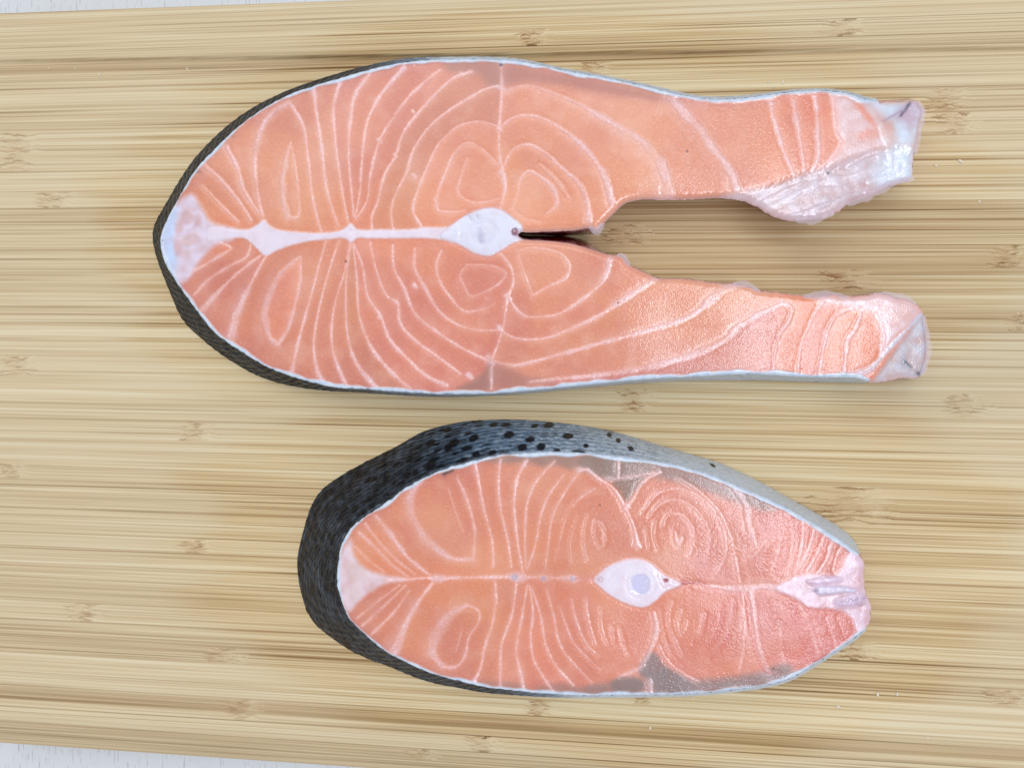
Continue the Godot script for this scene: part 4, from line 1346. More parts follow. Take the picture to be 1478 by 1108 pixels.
func _small_steak() -> void:
	ctl = []
	sag_by = 0.0
	wet_and_shade = [0.2, 1.15, 40.0, 75.0, 0.25]
	back_tone = Color8(58, 68, 82)
	flesh_tone = Color8(221, 141, 110)
	flesh_pink = Color8(211, 127, 108)
	flesh_pale = Color8(226, 160, 137)
	flesh_red = Color8(205, 114, 104)
	red_from = 20.0
	tip_tone = Color8(208, 108, 92)
	mid_z = 52.0
	half_z = 36.0
	_rim([-45.35, 53.4, -63.37, 56.06, 1, 1.1, -45.03, 49.25, -63.22, 51.53, 1, 1.1, -44.14, 44.13, -61.63, 44.9, 1, 1.1, -40.94, 38.95, -59.01, 35.98, 1, 1.1, -35.8, 35.03, -53.82, 30.09, 1, 1.1, -31.64, 32.09, -47.36, 26.03, 1, 1.1, -27.12, 28.59, -40.31, 22.18, 0.93, 1.1, -21.85, 25.46, -33.1, 18.55, 0.86, 1.1])
	_rim([-16.79, 23.1, -26.76, 14.56, 0.78, 1.1, -11.75, 21.48, -20.43, 12.61, 0.7, 1.1, -6.73, 20.06, -13.93, 11.07, 0.62, 1.1, -1.36, 18.82, -6.64, 10.52, 0.52, 1.1, 2.52, 18.36, -0.6, 10.2, 0.45, 1.1, 9.87, 17.81, 9.4, 10.59, 0.36, 1.1, 19.72, 17.75, 20.3, 11.56, 0.27, 1.1, 29.66, 18.42, 31.11, 13.5, 0.2, 1.1])
	_rim([39.32, 19.62, 41.83, 16.59, 0.13, 1.1, 44.12, 20.21, 48.59, 18.38, 0.09, 1.1, 49.26, 21.51, 53.39, 19.63, 0.06, 1.1, 52.96, 22.49, 57.6, 20.69, 0.06, 1.1, 59.99, 25.15, 65.8, 24.16, 0.04, 1.1, 66.1, 27.64, 72.43, 27.45, 0.03, 1.1, 72.34, 30.28, 79.02, 31.1, 0.03, 1.1, 78.91, 33.96, 85.95, 34.72, 0.03, 1.1])
	_rim([84.91, 37.45, 91.9, 38.35, 0.03, 1.1, 89.01, 40.29, 96.18, 42.02, 0.03, 1.1, 92.26, 43.15, 97.22, 46.55, 0, 0.3, 92.82, 47.16, 97.48, 51.31, 0, 0.3, 93.06, 51.53, 97.73, 56.06, 0, 0.3, 94.1, 53.77, 98.84, 58.49, 0, 0.3, 94.47, 56.55, 99.25, 61.52, 0, 0.3, 94.18, 59.19, 98.93, 64.39, 0, 0.3])
	_rim([91.19, 62.32, 97.11, 67.72, 0.05, 1.05, 87.19, 65.5, 92.76, 71.18, 0.05, 1.05, 81.14, 69.86, 86.19, 75.92, 0.05, 1.05, 74.72, 74.27, 79.2, 80.71, 0.05, 1.05, 67.87, 76.6, 71.76, 83.24, 0.05, 1.05, 58.52, 78.37, 61.61, 85.17, 0.05, 1.05, 50.13, 79.57, 52.49, 86.46, 0.05, 1.05, 35.44, 80.76, 36.52, 87.76, 0.05, 1.05])
	_rim([20.69, 81.61, 20.5, 88.88, 0.1, 1.05, 10.85, 81.62, 9.81, 89.29, 0.5, 1.05, 0.91, 81.27, -0.99, 89.31, 0.8, 1.05, -4.11, 80.99, -6.63, 89.23, 0.9, 1.05, -10.84, 79.89, -14.36, 88.26, 1, 1.05, -18.57, 78.09, -23.99, 86.98, 1, 1.05, -26.39, 75.16, -32.7, 84.01, 1, 1.05, -32.54, 72.12, -40.63, 81.59, 1, 1.05])
	_rim([-37.78, 68.08, -47.79, 78.7, 1, 1.05, -42.08, 63.97, -54.17, 74.52, 1, 1.05, -44.09, 59.17, -59.31, 70.46, 1, 1.05, -45.11, 56.02, -62.18, 63.41, 1, 1.05])
	_begin_cut(18)
	_patch("dark_muscle", "", Color8(159, 126, 117), 1.6, 0, 0.7, [-5.04, 20.39, 6.03, 18.45, 18.8, 17.41, 31.44, 18.01, 42.16, 19.54, 51.02, 21.82, 59.82, 25.15, 69.41, 29.67, 67.54, 31.33, 56.37, 28.11, 47.55, 25.33, 40.45, 23.91, 29.75, 24.57, 21.79, 22.61, 18.14, 21.62, 6.06, 20.84])
	_patch("dark_muscle", "", Color8(154, 125, 121), 1.6, 0, 0.7, [14.33, 81.97, 21.57, 79.37, 28.76, 77.52, 36.8, 76.35, 41.25, 76.47, 51.84, 76.07, 60.56, 74.69, 67.47, 73.25, 73.98, 70.77, 75.73, 73.51, 67.53, 77.33, 50.14, 80.28, 32.41, 81.66])
	_patch("dark_muscle", "", Color8(163, 128, 117), 1.02, 0, 0.85, [-5.04, 20.39, -0.98, 19.18, 6.03, 18.64, 15.18, 18.41, 20.1, 19.38, 18.15, 21.98, 13.39, 20.83, 9.75, 21.66, 6.97, 20.08, 0.53, 20.8])
	_patch("dark_muscle", "", Color8(146, 123, 114), 0.77, 0, 0.95, [19.58, 20.49, 22.08, 18.06, 25.69, 17.97, 29.65, 17.87, 30.28, 24.19, 27.23, 24.64, 24.33, 23.45, 21.78, 22.07])
	_patch("dark_muscle", "", Color8(148, 121, 112), 0.77, 0, 0.95, [30.2, 18.76, 39.51, 20.33, 37.95, 22.72, 30.46, 24.19])
	_patch("dark_muscle", "", Color8(141, 112, 100), 0.77, 0, 0.95, [28.68, 25.33, 37.25, 23.82, 34.1, 28.06, 32.35, 30.29, 30.88, 28.16])
	_patch("dark_muscle", "", Color8(154, 126, 119), 1.53, 0, 0.85, [40.05, 20.68, 49.27, 22.59, 58.08, 25.74, 66.81, 29.22, 70.29, 31.24, 64.23, 30.19, 56.36, 27.58, 47.54, 24.61, 40.8, 23])
	_patch("dark_muscle", "", Color8(135, 117, 117), 1.02, 0, 0.95, [39.72, 69.35, 36.24, 74.58, 39.12, 76.95, 40.59, 79.57, 51, 78.8, 48.31, 75.36, 43.32, 72.76])
	_patch("dark_muscle", "", Color8(139, 117, 114), 0.85, 0, 0.95, [28.94, 77.87, 32.32, 75.88, 36.8, 76.53, 37.89, 77.92, 36.32, 79.81, 30.24, 80.15])
	_patch("dark_muscle", "", Color8(156, 121, 114), 1.02, 0, 0.8, [21.23, 80.85, 23.73, 78.71, 27.88, 78.84, 29.52, 80.38])
	_patch("dark_muscle", "", Color8(161, 121, 112), 1.19, 0, 0.75, [8.82, 80.82, 14.28, 78.69, 20.48, 79.25, 20.5, 81.07])
	_patch("dark_muscle", "", Color8(165, 123, 114), 1.19, 0, 0.7, [-5.99, 79.62, -0.05, 79.11, 6.97, 79.82, 7.36, 81.27, -1.32, 81.02])
	_patch("dark_muscle", "", Color8(146, 123, 123), 1.7, 0, 0.85, [46.56, 76.54, 56.04, 75.66, 65.75, 73.52, 73.63, 70.79, 74.71, 73.57, 67.51, 76.09, 57.12, 78.1, 48.37, 79.13])
	_patch("nose_fat", "", Color8(224, 202, 212), 1, 0.1, 0.95, [-45.55, 52.65, -43.72, 46, -41.45, 42.72, -40.43, 46.81, -38.46, 49.36, -34.78, 51.28, -30.56, 52.23, -26.16, 52.98, -30.91, 54.11, -35.65, 56.74, -39.45, 60.09, -41.53, 62.44, -44.3, 58.62])
	_patch("tail_fat", "", Color8(224, 196, 212), 0.7, 0.1, 0.95, [70.42, 51.27, 75.36, 48.23, 79.1, 47.2, 85.9, 46.74, 87.86, 42.45, 89.52, 40.45, 92.94, 43.83, 93.4, 52.22, 94.43, 53.93, 94.5, 58.65, 91.19, 61.97, 89.45, 58.19, 87.74, 56.69, 84, 55.8, 78.89, 55.68, 74.92, 53.38])
	_strand("midline_septum", [-30.92, 53.17, -25.21, 52.94, -20.49, 52.37, -17.65, 52.44, -13.9, 52.1, -6.42, 51.6, -2.33, 51.44, 0.44, 51.14, 3.77, 51.18, 5.98, 51.09], [1.33, 0.76, 0.95, 2.09, 0.95, 0.76, 1.14, 0.95, 2.85, 1.71], 0.95, 0)
	_strand("midline_septum", [5.98, 51.09, 9.28, 50.96, 11.12, 51.06, 13.86, 50.95, 18.59, 50.76, 21.13, 50.83, 24.75, 50.86], [1.33, 0.76, 1.9, 0.57, 2.47, 0.38, 0.57], 0.85, 0)
	_strand("midline_septum", [46.71, 51.03, 49.7, 50.72, 53.4, 51.46, 61.78, 51.82, 67.49, 51.04, 71.11, 51.24], [0.57, 0.38, 0.95, 1.71, 1.52, 1.71], 0.85, 0)
	_strand("septum", [-40.27, 44.55, -37.14, 47.44, -32.3, 50.99], [0.57, 0.76], 0.6, -0.4)
	_strand("septum", [-39.17, 40.76, -34.5, 44.72, -29.84, 49.21, -25.61, 52.21], [0.95, 0.76], 0.7, -0.4)
	_strand("septum", [-37.29, 38.45, -32.98, 43.72, -27.75, 48.57, -23.53, 51.38], [0.76, 0.76], 0.65, -0.3)
	_strand("septum", [-34.44, 36.29, -29.96, 41.56, -25.69, 47, -19.55, 51.59], [1.52, 0.95], 0.8, -0.5)
	_strand("septum", [-22.59, 26.42, -25, 30.21, -25.14, 33.38, -22.77, 39.26, -18.54, 43.75, -13.42, 46.89, -7.99, 46.87], [1.9, 2.47, 2.09, 1.71, 1.71, 1.33], 0.8, -0.6)
	_strand("septum", [-14.84, 28.05, -13.06, 33.55, -10.72, 39.39], [0.38, 0.47, 0.29], 0.55, 0)
	_strand("septum", [-12.44, 25.39, -9.53, 31.77, -7.55, 38.73, -7.8, 46.68], [0.76, 0.76, 0.47], 0.8, 0)
	_strand("septum", [-7.83, 21.01, -6.62, 26.7, -5.02, 34.21, -2.86, 41.7, -2.38, 48.68], [1.14, 0.76, 0.57, 0.57], 0.85, 0)
	_strand("septum", [-0.96, 20.1, -1.42, 26.55, -0.56, 34.07, 1.4, 41.54, 2.43, 48.48], [0.95, 0.76, 0.47], 0.9, 0)
	_strand("septum", [6.05, 20.29, 3.55, 24.94, 2.91, 31.39, 3.58, 38.89, 4.8, 46.37, 5.4, 49.65], [0.95, 0.76, 0.57], 0.9, 0)
	_strand("septum", [13.39, 20.28, 8.53, 25.9, 6.41, 31.28, 5.97, 38.81, 6.07, 45.22, 6.5, 49.42], [0.76, 0.76, 0.57, 0.38], 0.9, 0)
	_strand("septum", [15.99, 23.68, 12.06, 29.27, 10.12, 34.27, 8.78, 42.19, 6.85, 48.31], [0.38, 0.57, 0.57, 0.47], 0.85, 0)
	_strand("septum", [20.33, 22.29, 15.53, 29.53, 13.06, 35.09, 12.24, 41.15, 11.45, 48.86], [0.57, 0.67, 0.38, 0.29], 0.75, 0)
	_strand("septum", [24.38, 26.9, 19.01, 30.88, 16.54, 35.52, 15.16, 41.04, 13.79, 46.57], [0.38, 0.57, 0.38, 0.19], 0.65, 0)
	_strand("septum", [19.97, 34.5, 17.91, 41.85, 18.53, 47.11], [0.19, 0.38, 0.29], 0.6, 0)
	_strand("septum", [22.51, 34.23, 21.48, 38.27, 21.93, 43.71, 22.5, 45.87], [0.19, 0.47, 0.47], 0.7, 0)
	_strand("septum", [24.52, 35.62, 24.21, 39.08, 26.06, 42.46, 27.29, 40.06, 25.97, 36.11, 24.52, 35.62], [0.29, 0.38], 0.6, 0)
	_strand("septum", [19.97, 22.3, 21.78, 22.07, 24.7, 24.35, 28.7, 26.78, 31.64, 31.03, 34.23, 36.37, 35.37, 41.03], [1.71, 1.33, 0.95, 0.76, 0.76, 0.76, 0.95], 0.9, 0)
	_strand("septum", [41.14, 22.27, 36.38, 24.93, 33.77, 29.88, 32.19, 31.92], [0.95, 0.95, 1.71], 0.9, 0)
	_strand("septum", [30.19, 18.4, 30.1, 24.2], [1.14, 1.14], 0.8, 0)
	_strand("septum", [27.23, 24.64, 31.54, 24.16, 37.24, 22.92, 41.32, 22.45], [1.52, 1.14, 0.76, 0.57], 0.8, 0)
	_strand("septum", [36.68, 33.04, 40.51, 27.87, 46.69, 26.61, 52.9, 30.01, 57.01, 35.95, 57.82, 43.06, 54.94, 48.9], [0.29, 0.38, 0.38, 0.57, 0.57, 0.38], 0.75, 0)
	_strand("septum", [38.47, 33.88, 41.44, 30.36, 46.21, 29.5, 51.19, 32.93, 53.72, 38.21, 53.12, 44.32], [0.38, 0.47, 0.47, 0.38], 0.75, 0)
	_strand("septum", [40.09, 35.09, 39.62, 39.25, 40.73, 42.28], [0.38, 0.38], 0.6, 0)
	_strand("septum", [42.06, 36.11, 42.73, 33.92, 46.26, 33.09, 49.12, 35.86, 49.89, 39.78, 48.53, 43.42], [0.38, 0.47, 0.38], 0.75, 0)
	_strand("septum", [44.92, 37.8, 45.67, 40.65, 46.7, 39.18], [0.76, 1.33, 0.76], 0.6, 0)
	_strand("septum", [37.81, 37.51, 38.42, 42], [0.29, 0.29], 0.5, 0)
	_strand("septum", [45.77, 23.76, 51.46, 27.54, 56.44, 32.75, 58.79, 38.03, 60.27, 43.68, 61.41, 50.06], [0.38, 0.57, 0.57, 0.76], 0.7, -0.3)
	_strand("septum", [60.01, 26.22, 62.5, 30.06, 63.44, 35.37, 65.61, 40.99], [2.28, 2.09, 1.71, 0.76], 0.75, -0.4)
	_strand("septum", [63.22, 43.93, 64.94, 42.79, 66.64, 40.6, 68.34, 38.76], [0.57, 0.95, 0.57], 0.4, 0)
	_strand("septum", [73.4, 31.84, 74.67, 36.4, 74.25, 43.15, 72.97, 49.04], [0.38, 0.76, 0.76, 0.57], 0.7, 0)
	_strand("septum", [71.35, 32.44, 71.75, 36.51, 70.64, 42.75, 69.32, 46.53], [0.38, 0.76, 0.76], 0.65, 0)
	_strand("septum", [76.84, 32.97, 77.25, 37.37, 76.15, 44.13, 75.01, 48.25], [0.76, 0.95, 0.76], 0.85, 0)
	_strand("septum", [80.12, 35.16, 79.32, 39.07, 77.18, 44.45, 74.34, 48.81], [0.95, 0.95, 0.76], 0.85, 0)
	_strand("septum", [82.7, 37, 80.73, 42.01, 78.24, 46.7], [0.76, 0.95, 0.76], 0.85, 0)
	_strand("septum", [84.58, 37.99, 83.46, 42.79, 81.14, 46.94], [0.76, 0.95, 0.76], 0.8, 0)
	_strand("septum", [86.97, 39.31, 85.51, 43.24, 84.87, 46.26], [0.95, 0.76, 0.76], 0.8, 0)
	_strand("septum", [-39.38, 64.03, -34.26, 59.67, -27.66, 54.53], [0.57, 0.76, 0.57], 0.6, 0.4)
	_strand("septum", [-37.81, 66.02, -32.71, 61.1, -26.14, 54.65], [0.95, 0.95, 0.57], 0.7, 0.3)
	_strand("septum", [-35.28, 68.14, -29.63, 62.45, -25.16, 56.1], [0.95, 0.95, 0.57], 0.65, 0.4)
	_strand("septum", [-28.71, 72.49, -26.89, 67.36, -24.5, 62.22, -21.36, 57.05, -18.58, 53.4], [3.42, 2.47, 1.52, 0.95, 0.76], 0.85, 0.6)
	_strand("septum", [-9.11, 59.1, -14.67, 62.5, -17.61, 67.47, -18.47, 72.52, -15.59, 75.89], [0.95, 2.66, 3.42, 3.04, 1.71], 0.7, -0.5)
	_strand("septum", [-15.59, 75.89, -12.4, 75.91, -10, 73.56, -8.6, 67.58, -6.05, 63.39, -6.1, 60.45, -9.1, 59.29], [0.95, 0.76, 0.57, 0.57, 0.57], 0.85, 0)
	_strand("septum", [-12.09, 71.64, -11.21, 68.26, -10.32, 65.08], [0.38, 0.47, 0.29], 0.45, 0)
	_strand("septum", [-1.76, 52.7, -1.67, 58.22, -2.51, 64.15, -4.46, 70.32, -5.49, 75.91, -7.29, 79.7], [0.57, 0.85, 0.57, 0.76, 0.95, 1.52], 0.92, 0)
	_strand("septum", [3.79, 52.83, 2.81, 60.96, 0.16, 69.17, -0.09, 76.54, -0.02, 81.13], [0.57, 0.67, 0.57, 0.76, 0.95], 0.92, 0)
	_strand("septum", [6.75, 53.26, 5.07, 63.79, 4.06, 70.44, 5.26, 76.25, 6.44, 81.32], [0.38, 0.67, 0.57, 0.95, 0.95], 0.92, 0)
	_strand("septum", [7.3, 53.42, 8.32, 60.34, 7.86, 66.22, 8.7, 72.59, 11.33, 77.02, 14.32, 81.06], [0.38, 0.67, 0.57, 0.57, 0.95], 0.9, 0)
	_strand("septum", [7.86, 53.76, 10.55, 61.7, 11.94, 68.94, 14.2, 73.39, 19.38, 78.95], [0.38, 0.76, 0.76, 0.57], 0.88, 0)
	_strand("septum", [11.9, 54.32, 14.02, 61.54, 15.2, 67.32, 17.08, 70.69, 24.26, 77.95], [0.38, 0.67, 0.67, 0.38], 0.8, 0)
	_strand("septum", [15.43, 58.37, 17.52, 64.29, 19.58, 68.19, 26.37, 74.57], [0.38, 0.57, 0.57, 0.29], 0.65, 0)
	_strand("septum", [18.49, 56.22, 20.04, 62.71, 23.03, 68.38, 25.95, 70.78], [0.38, 0.67, 0.57, 0.47], 0.75, 0)
	_strand("septum", [22.29, 55.88, 22.92, 61.48, 25.01, 67.74], [0.38, 0.67, 0.57], 0.75, 0)
	_strand("septum", [26.3, 58.06, 26.57, 63.85, 28.06, 67.41], [0.38, 0.57, 0.38], 0.7, 0)
	_strand("septum", [29.26, 63.36, 29.68, 66.96], [0.38, 0.38], 0.6, 0)
	_strand("septum", [32.19, 67.2, 33.67, 70.2], [0.29, 0.29], 0.5, 0)
	_strand("septum", [31.24, 63.63, 32.18, 66.48], [0.29, 0.29], 0.5, 0)
	_strand("septum", [39.92, 59.06, 40.69, 63.17, 39, 69.02, 37.62, 71.8], [0.95, 1.71, 1.52, 0.95], 0.8, 0)
	_strand("septum", [37.64, 72.7, 35.52, 74.26, 31.78, 75.72], [1.14, 1.71, 0.95], 0.85, 0)
	_strand("septum", [41.47, 67.45, 43.3, 70.96, 48.66, 74.99, 51.84, 76.24], [0.76, 0.76, 0.57], 0.7, 0)
	_strand("septum", [39.12, 76.95, 39.52, 79.81], [1.71, 1.33], 0.85, 0)
	_strand("septum", [41.5, 58.09, 42.3, 63.45, 43.97, 68.77, 47.39, 72.54], [0.38, 0.47, 0.38], 0.55, 0)
	_strand("septum", [44.48, 55.8, 43.86, 61.58, 46.06, 66.86, 47.34, 69.49], [0.57, 0.57, 0.38], 0.6, 0)
	_strand("septum", [46.99, 57.84, 45.98, 61.48, 46.91, 64.67], [0.57, 0.67, 0.38], 0.65, 0)
	_strand("septum", [48.45, 61, 47.78, 63.55], [0.76, 0.57], 0.65, 0)
	_strand("septum", [52.98, 58.64, 52.01, 64.06], [0.57, 0.38], 0.5, 0)
	_strand("septum", [62.15, 53.05, 62.76, 59.26, 62.69, 66.03, 61.75, 72.85], [0.76, 0.57, 0.57, 0.76], 0.6, 0.3)
	_strand("septum", [64.39, 52.42, 65.56, 60.91, 66.87, 67.6, 69.2, 73.51], [1.71, 1.33, 1.33, 1.71], 0.75, 0.3)
	_strand("septum", [71.76, 60.26, 72.01, 65.56, 72.94, 69.94], [1.14, 0.76, 0.57], 0.55, 0)
	_strand("septum", [76.31, 54.74, 78.78, 59.92, 81.27, 67.21], [0.57, 0.76, 0.76], 0.7, 0)
	_strand("septum", [80.13, 58.8, 82.1, 65.41], [0.76, 0.57], 0.6, 0)
	_strand("septum", [83.35, 58.3, 85.47, 64], [0.57, 0.57], 0.6, 0)
	_strand("septum", [86.23, 57.81, 87.47, 61.62], [0.57, 0.76], 0.6, 0)
	_knot_of_fat(35.74, 41.56, 1.33)
	_knot_of_fat(3.77, 51.18, 1.33)
	_knot_of_fat(18.77, 50.93, 1.33)
	_knot_of_fat(32.72, 31.36, 1.14)
	_knot_of_fat(45.83, 39.93, 0.95)
	_knot_of_fat(10.93, 51.07, 0.76)
	_knot_of_fat(25.83, 50.82, 0.76)
	_lay_strands()
	_patch("fat_lump", "nose_fat", Color8(216, 190, 184), 1.2, 0.05, 0.5, [-41.55, 49.11, -38.64, 50.12, -37.07, 52.31, -39.54, 53.91, -42.07, 52.51])
	_patch("fat_lump", "nose_fat", Color8(218, 192, 188), 1.2, 0.05, 0.5, [-42.41, 55.34, -38.95, 54.82, -38.53, 57.05, -41.2, 58.86])
	_patch("fin_ray", "tail_fat", Color8(206, 204, 232), 0.5, 0.5, 0.8, [80.52, 50.67, 86.79, 50.05, 90.69, 50.93, 86.82, 51.63, 80.88, 52.06])
	_patch("fin_ray", "tail_fat", Color8(196, 176, 206), 0.8, 0.4, 0.6, [85.15, 53.64, 91.04, 51.62, 93.07, 52.58, 91.08, 54.43, 86.02, 55.01])
	_patch("fin_ray", "tail_fat", Color8(212, 190, 222), 0.7, 0.4, 0.6, [78.28, 49, 84.21, 47.69, 86.77, 48.29, 80.85, 49.95])
	_patch("vertebra", "", Color8(230, 220, 236), 0.4, 0.3, 1, [24.21, 51.07, 27.4, 47.67, 31.86, 45.5, 35.79, 44.99, 39.01, 46.13, 42.61, 49.04, 47.06, 51.02, 42.67, 53.36, 40.05, 55.99, 37.41, 57.56, 32.93, 56.85, 28.41, 54.7, 25.86, 52.63])
	_patch("spinal_canal", "vertebra", Color8(196, 196, 230), 0.35, -0.15, 0.8, [33.75, 51.76, 34.26, 49.93, 35.85, 48.96, 37.81, 49.24, 38.73, 51, 38.41, 53.18, 36.82, 54.15, 34.67, 53.7])
	_patch("nerve_canal", "vertebra", Color8(202, 176, 190), 0.4, -0.1, 0.8, [24.93, 50.86, 25.64, 50.1, 26.54, 50.25, 26.56, 51.33, 25.48, 51.56])
	_patch("artery", "vertebra", Color8(150, 58, 66), 0.25, -0.3, 0.95, [42.09, 50.14, 42.8, 49.75, 43.51, 50.26, 42.81, 50.83])
	_strand("bone_ring", [32.85, 51.61, 33.71, 49.05, 36.19, 48.04, 38.52, 48.85, 39.8, 50.96, 39.13, 53.69, 36.66, 55.06, 33.96, 54.28, 32.85, 51.61], [0.29, 0.29], 0.5, 0, Color8(236, 222, 240))
	_lay_strands()
	_strand("bone_ring", [28.33, 49.27, 31.88, 46.95, 35.81, 46.25, 39.75, 47.72, 42.28, 50.5], [0.23, 0.23], 0.4, 0, Color8(236, 216, 230))
	_lay_strands()
	_strand("bone_rim", [24.21, 51.07, 27.4, 47.67, 31.86, 45.5, 35.79, 44.99, 39.01, 46.13, 42.61, 49.04, 47.06, 51.02], [0.38, 0.57, 0.38], 0.7, 0, Color8(240, 196, 204))
	_lay_strands()
	_strand("bone_rim", [24.21, 51.07, 25.86, 52.63, 28.41, 54.7, 32.93, 56.85, 37.41, 57.56, 40.05, 55.99, 42.67, 53.36, 47.06, 51.02], [0.38, 0.57, 0.38], 0.7, 0, Color8(240, 196, 204))
	_lay_strands()
	_strand("blood_stain", [40.83, 48.76, 42.3, 51.94, 44.06, 51.14], [0.76, 0.57], 0.35, 0, Color8(206, 140, 150))
	_lay_strands()
	_strand("flake_groove", [32.87, 53.06, 36.57, 61.02, 37.55, 67.29], [0.19, 0.19], 0, 0, Color8(206, 104, 96))
	_lay_strands()
	_strand("flake_groove", [60.44, 54.91, 59.17, 63.71, 54.56, 70.19], [0.38, 0.38], 0.55, 0, Color8(196, 84, 84))
	_lay_strands()
	_strand("flake_groove", [57.14, 56.13, 56.87, 61.32, 53.64, 67.38], [0.38, 0.38], 0.5, 0, Color8(200, 88, 86))
	_lay_strands()
	_strand("flake_groove", [52.98, 58.64, 52.01, 64.06, 50.11, 66.3], [0.29, 0.38], 0.45, 0, Color8(200, 88, 86))
	_lay_strands()
	_strand("flake_groove", [63.4, 55.67, 64.37, 62.39, 66.02, 68.53, 68.15, 72.5, 71.26, 73.04], [0.57, 0.57, 0.57], 0.6, 0, Color8(206, 92, 84))
	_lay_strands()
	_strand("flake_groove", [71.83, 64.68, 73.25, 68.15, 76.01, 68.9], [0.38, 0.57, 0.38], 0.5, 0, Color8(204, 92, 86))
	_lay_strands()
	_strand("flake_groove", [47.06, 51.02, 49.7, 50.72, 52.34, 51.15], [0.57, 0.38, 0.19], 0.8, 0, Color8(150, 40, 44))
	_lay_strands()
	_strand("flake_groove", [19.68, 50.71, 22.22, 50.79, 24.03, 50.89], [0.38, 0.29], 0.6, 0, Color8(190, 80, 70))
	_lay_strands()
	_strand("fin_line", [79.51, 51.42, 81.21, 51.17], [0.57, 0.38], 0.6, 0, Color8(120, 104, 140))
	_lay_strands()
	_strand("fin_line", [87.36, 53.89, 92.73, 52.6], [0.38, 0.38], 0.55, 0, Color8(140, 110, 140))
	_lay_strands()
	_strand("fin_line", [89.37, 52.75, 91.08, 54.78, 92.76, 54.35], [0.29, 0.29], 0.5, 0, Color8(140, 112, 140))
	_lay_strands()
	_strand("cut_nick", [-16.02, 24.38, -13.6, 23.2], [0.95, 0.57], 0.9, 0, Color8(34, 38, 46))
	_lay_strands()
	_fleck(25.53, 31.41, 0.27, Color8(130, 70, 66))
	_fleck(3.4, 51.2, 0.85, Color8(190, 172, 190))
	_fleck(10.94, 51.25, 0.61, Color8(186, 160, 184))
	_fleck(18.77, 50.93, 0.76, Color8(196, 168, 180))
	_fleck(70.38, 71.85, 0.25, Color8(90, 60, 66))
	_skin_spot(-9.49, 15.2, 1.53, 0.9)
	_skin_spot(-15.14, 16.68, 1.53, 1.08)
	_skin_spot(-16.29, 18.06, 1.19, 0.9)
	_skin_spot(-7.88, 19.02, 1.19, 0.72)
	_skin_spot(-20.36, 21.84, 1.36, 1.08)
	_skin_spot(-24.66, 24.67, 1.02, 0.9)
	_skin_spot(-11.55, 21.04, 1.7, 0.9)
	_skin_spot(0.38, 14.02, 1.53, 0.9)
	_skin_spot(6.36, 15.04, 1.36, 0.72)
	_skin_spot(4.66, 16.99, 1.36, 0.9)
	_skin_spot(9.64, 16.68, 1.19, 0.9)
	_skin_spot(-3.23, 18.52, 1.19, 0.72)
	_skin_spot(16.66, 14.04, 1.53, 0.72)
	_skin_spot(19.56, 17.78, 2.04, 0.54)
	_skin_spot(14.05, 17.53, 1.02, 0.54)
	_skin_spot(21.62, 16.21, 0.68, 0.54)
	_skin_spot(-4.69, 11.63, 1.36, 0.54)
	_skin_spot(-1.2, 11.56, 1.36, 0.54)
	_skin_spot(7.08, 11.77, 1.02, 0.54)
	_skin_spot(10.9, 11.5, 1.53, 0.72)
	_skin_spot(27.99, 13.79, 0.68, 0.54)
	_skin_spot(33.66, 16.87, 0.85, 0.54)
	_skin_spot(30.45, 15.06, 0.68, 0.54)
	_skin_spot(-33.76, 27.06, 1.19, 0.9)
	_skin_spot(-27.88, 21.45, 1.19, 0.9)
	_skin_spot(-22.01, 17.04, 1.36, 0.9)
	_skin_spot(-18.13, 13.46, 1.19, 0.72)
	_skin_spot(-36.09, 31.43, 1.19, 0.9)
	_skin_spot(-41.64, 35.12, 1.36, 1.08)
	_skin_spot(55.9, 21.2, 0.85, 0.36)
	var root := Node3D.new()
	root.name = numbered("salmon_steak")
	add_child(root)
	tag(root, "smaller closed oval salmon steak with black spotted skin showing", "salmon steak", "raw salmon steaks on the board")
	_finish_steak(root)
	_wall(root)


# ---------------------------------------------------------------- crumbs of fish on the board

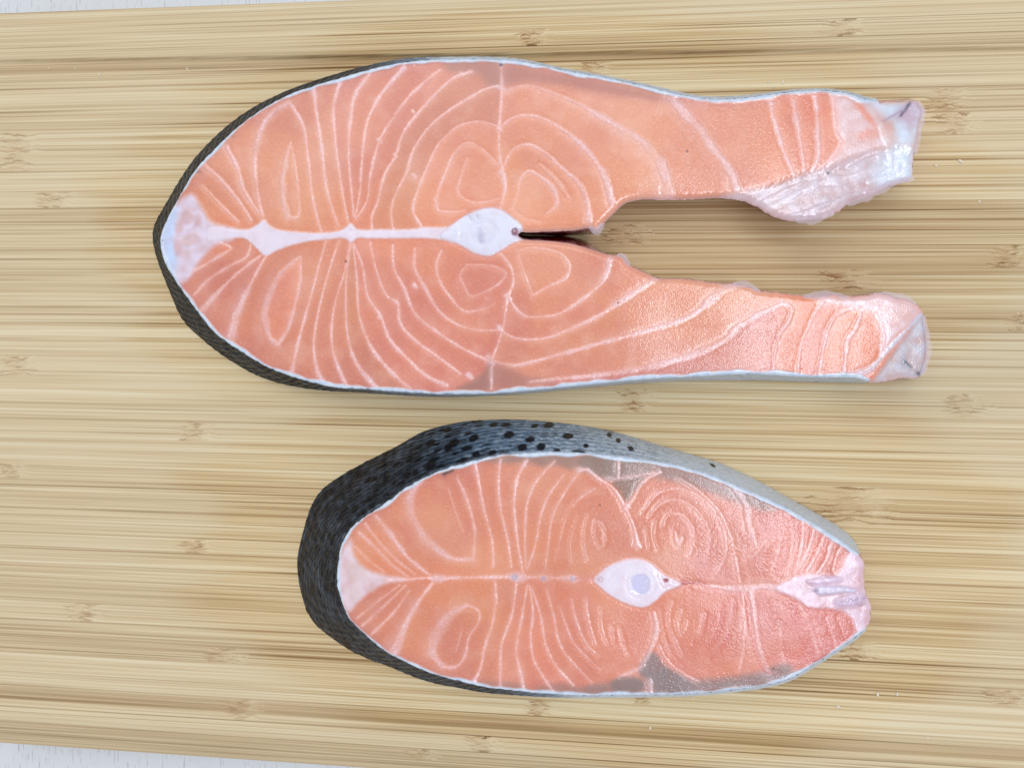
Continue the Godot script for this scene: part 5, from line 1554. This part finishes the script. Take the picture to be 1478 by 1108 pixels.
func _scrap(x: float, z: float, r: float, label: String) -> void:
	var m := SphereMesh.new()
	m.radius = 1.0
	m.height = 2.0
	m.radial_segments = 14
	m.rings = 8
	var a := m.get_mesh_arrays()
	var v: PackedVector3Array = a[Mesh.ARRAY_VERTEX]
	var n := noise(int(x * 31.0 + z * 17.0), 1.1, 2)
	var turn := n.get_noise_2d(x, z) * 6.0
	for i in v.size():
		var p := v[i] * (1.0 + 0.75 * n.get_noise_3dv(v[i]))
		p = Vector3(p.x * 1.5, maxf(p.y, -0.7) * 0.55, p.z * 0.7).rotated(Vector3.UP, turn)
		v[i] = p * r * MM
	a[Mesh.ARRAY_VERTEX] = v
	var am := ArrayMesh.new()
	am.add_surface_from_arrays(Mesh.PRIMITIVE_TRIANGLES, a)
	var st := SurfaceTool.new()
	st.create_from(am, 0)
	st.generate_normals()
	var o := piece(numbered("fish_crumb"), st.commit(), crumb_mat, self)
	o.position = Vector3(x, 0.35 * r - groove_depth(x, z), z) * MM
	tag(o, label, "fish crumb", "crumbs of fish on the board")


var crumb_mat := StandardMaterial3D.new()


func _scraps() -> void:
	crumb_mat.resource_name = "pale_fish"
	crumb_mat.albedo_color = Color8(232, 222, 206)
	crumb_mat.roughness = 0.3
	_scrap(72.43, -84.03, 0.31, "pale fish crumb above the large steak's upper flap, middle of three")
	_scrap(74.66, -85.13, 0.34, "elongated pale crumb nearest the flap top, last of three above it")
	_scrap(70.72, -85.23, 0.22, "smallest pale crumb, first of three above the large steak's flap")
	_scrap(-145.85, -95.6, 0.22, "pale crumb by the far groove, nearest the board's left end")
	_scrap(-136.96, -95.15, 0.22, "thin pale crumb just below the first crumb by the far groove")
	_scrap(-128.33, -92.58, 0.31, "elongated upright crumb on the pale strip under the far groove")
	_scrap(-116.88, -91.44, 0.2, "tiny faint crumb left of the large steak, furthest from the groove")
	_scrap(-100.54, -93.94, 0.28, "cream coloured crumb by the far groove, closest to the large steak's back")
	_scrap(121.91, -62.47, 0.45, "largest clear crumb beside the large steak's upper flap tip")
	_scrap(115.48, -61.44, 0.34, "glassy scrap touching the tip of the upper flap")
	_scrap(126.88, -51.51, 0.28, "small clear flake below the upper flap tip")
	_scrap(52.49, 87.4, 0.25, "tiny crumb touching the small steak's lower edge under the grey muscle")
	_scrap(40.92, 97.26, 0.34, "lone tiny crumb below the small steak on the brown strip")
	_scrap(102.42, 83.77, 0.42, "first of two white crumbs on the brown strip below the small steak's tail")
	_scrap(107.5, 83.29, 0.36, "second white crumb on the brown strip, further from the small steak")
	_scrap(92.24, 87.79, 0.48, "flat white smear of fish on the pale strip near the near groove")
	_scrap(115.79, 94.9, 0.28, "tiny crumb nearest the near groove, alone")
	_scrap(96.53, 67.9, 0.34, "shred of white skin beside the cut tail end of the small steak")
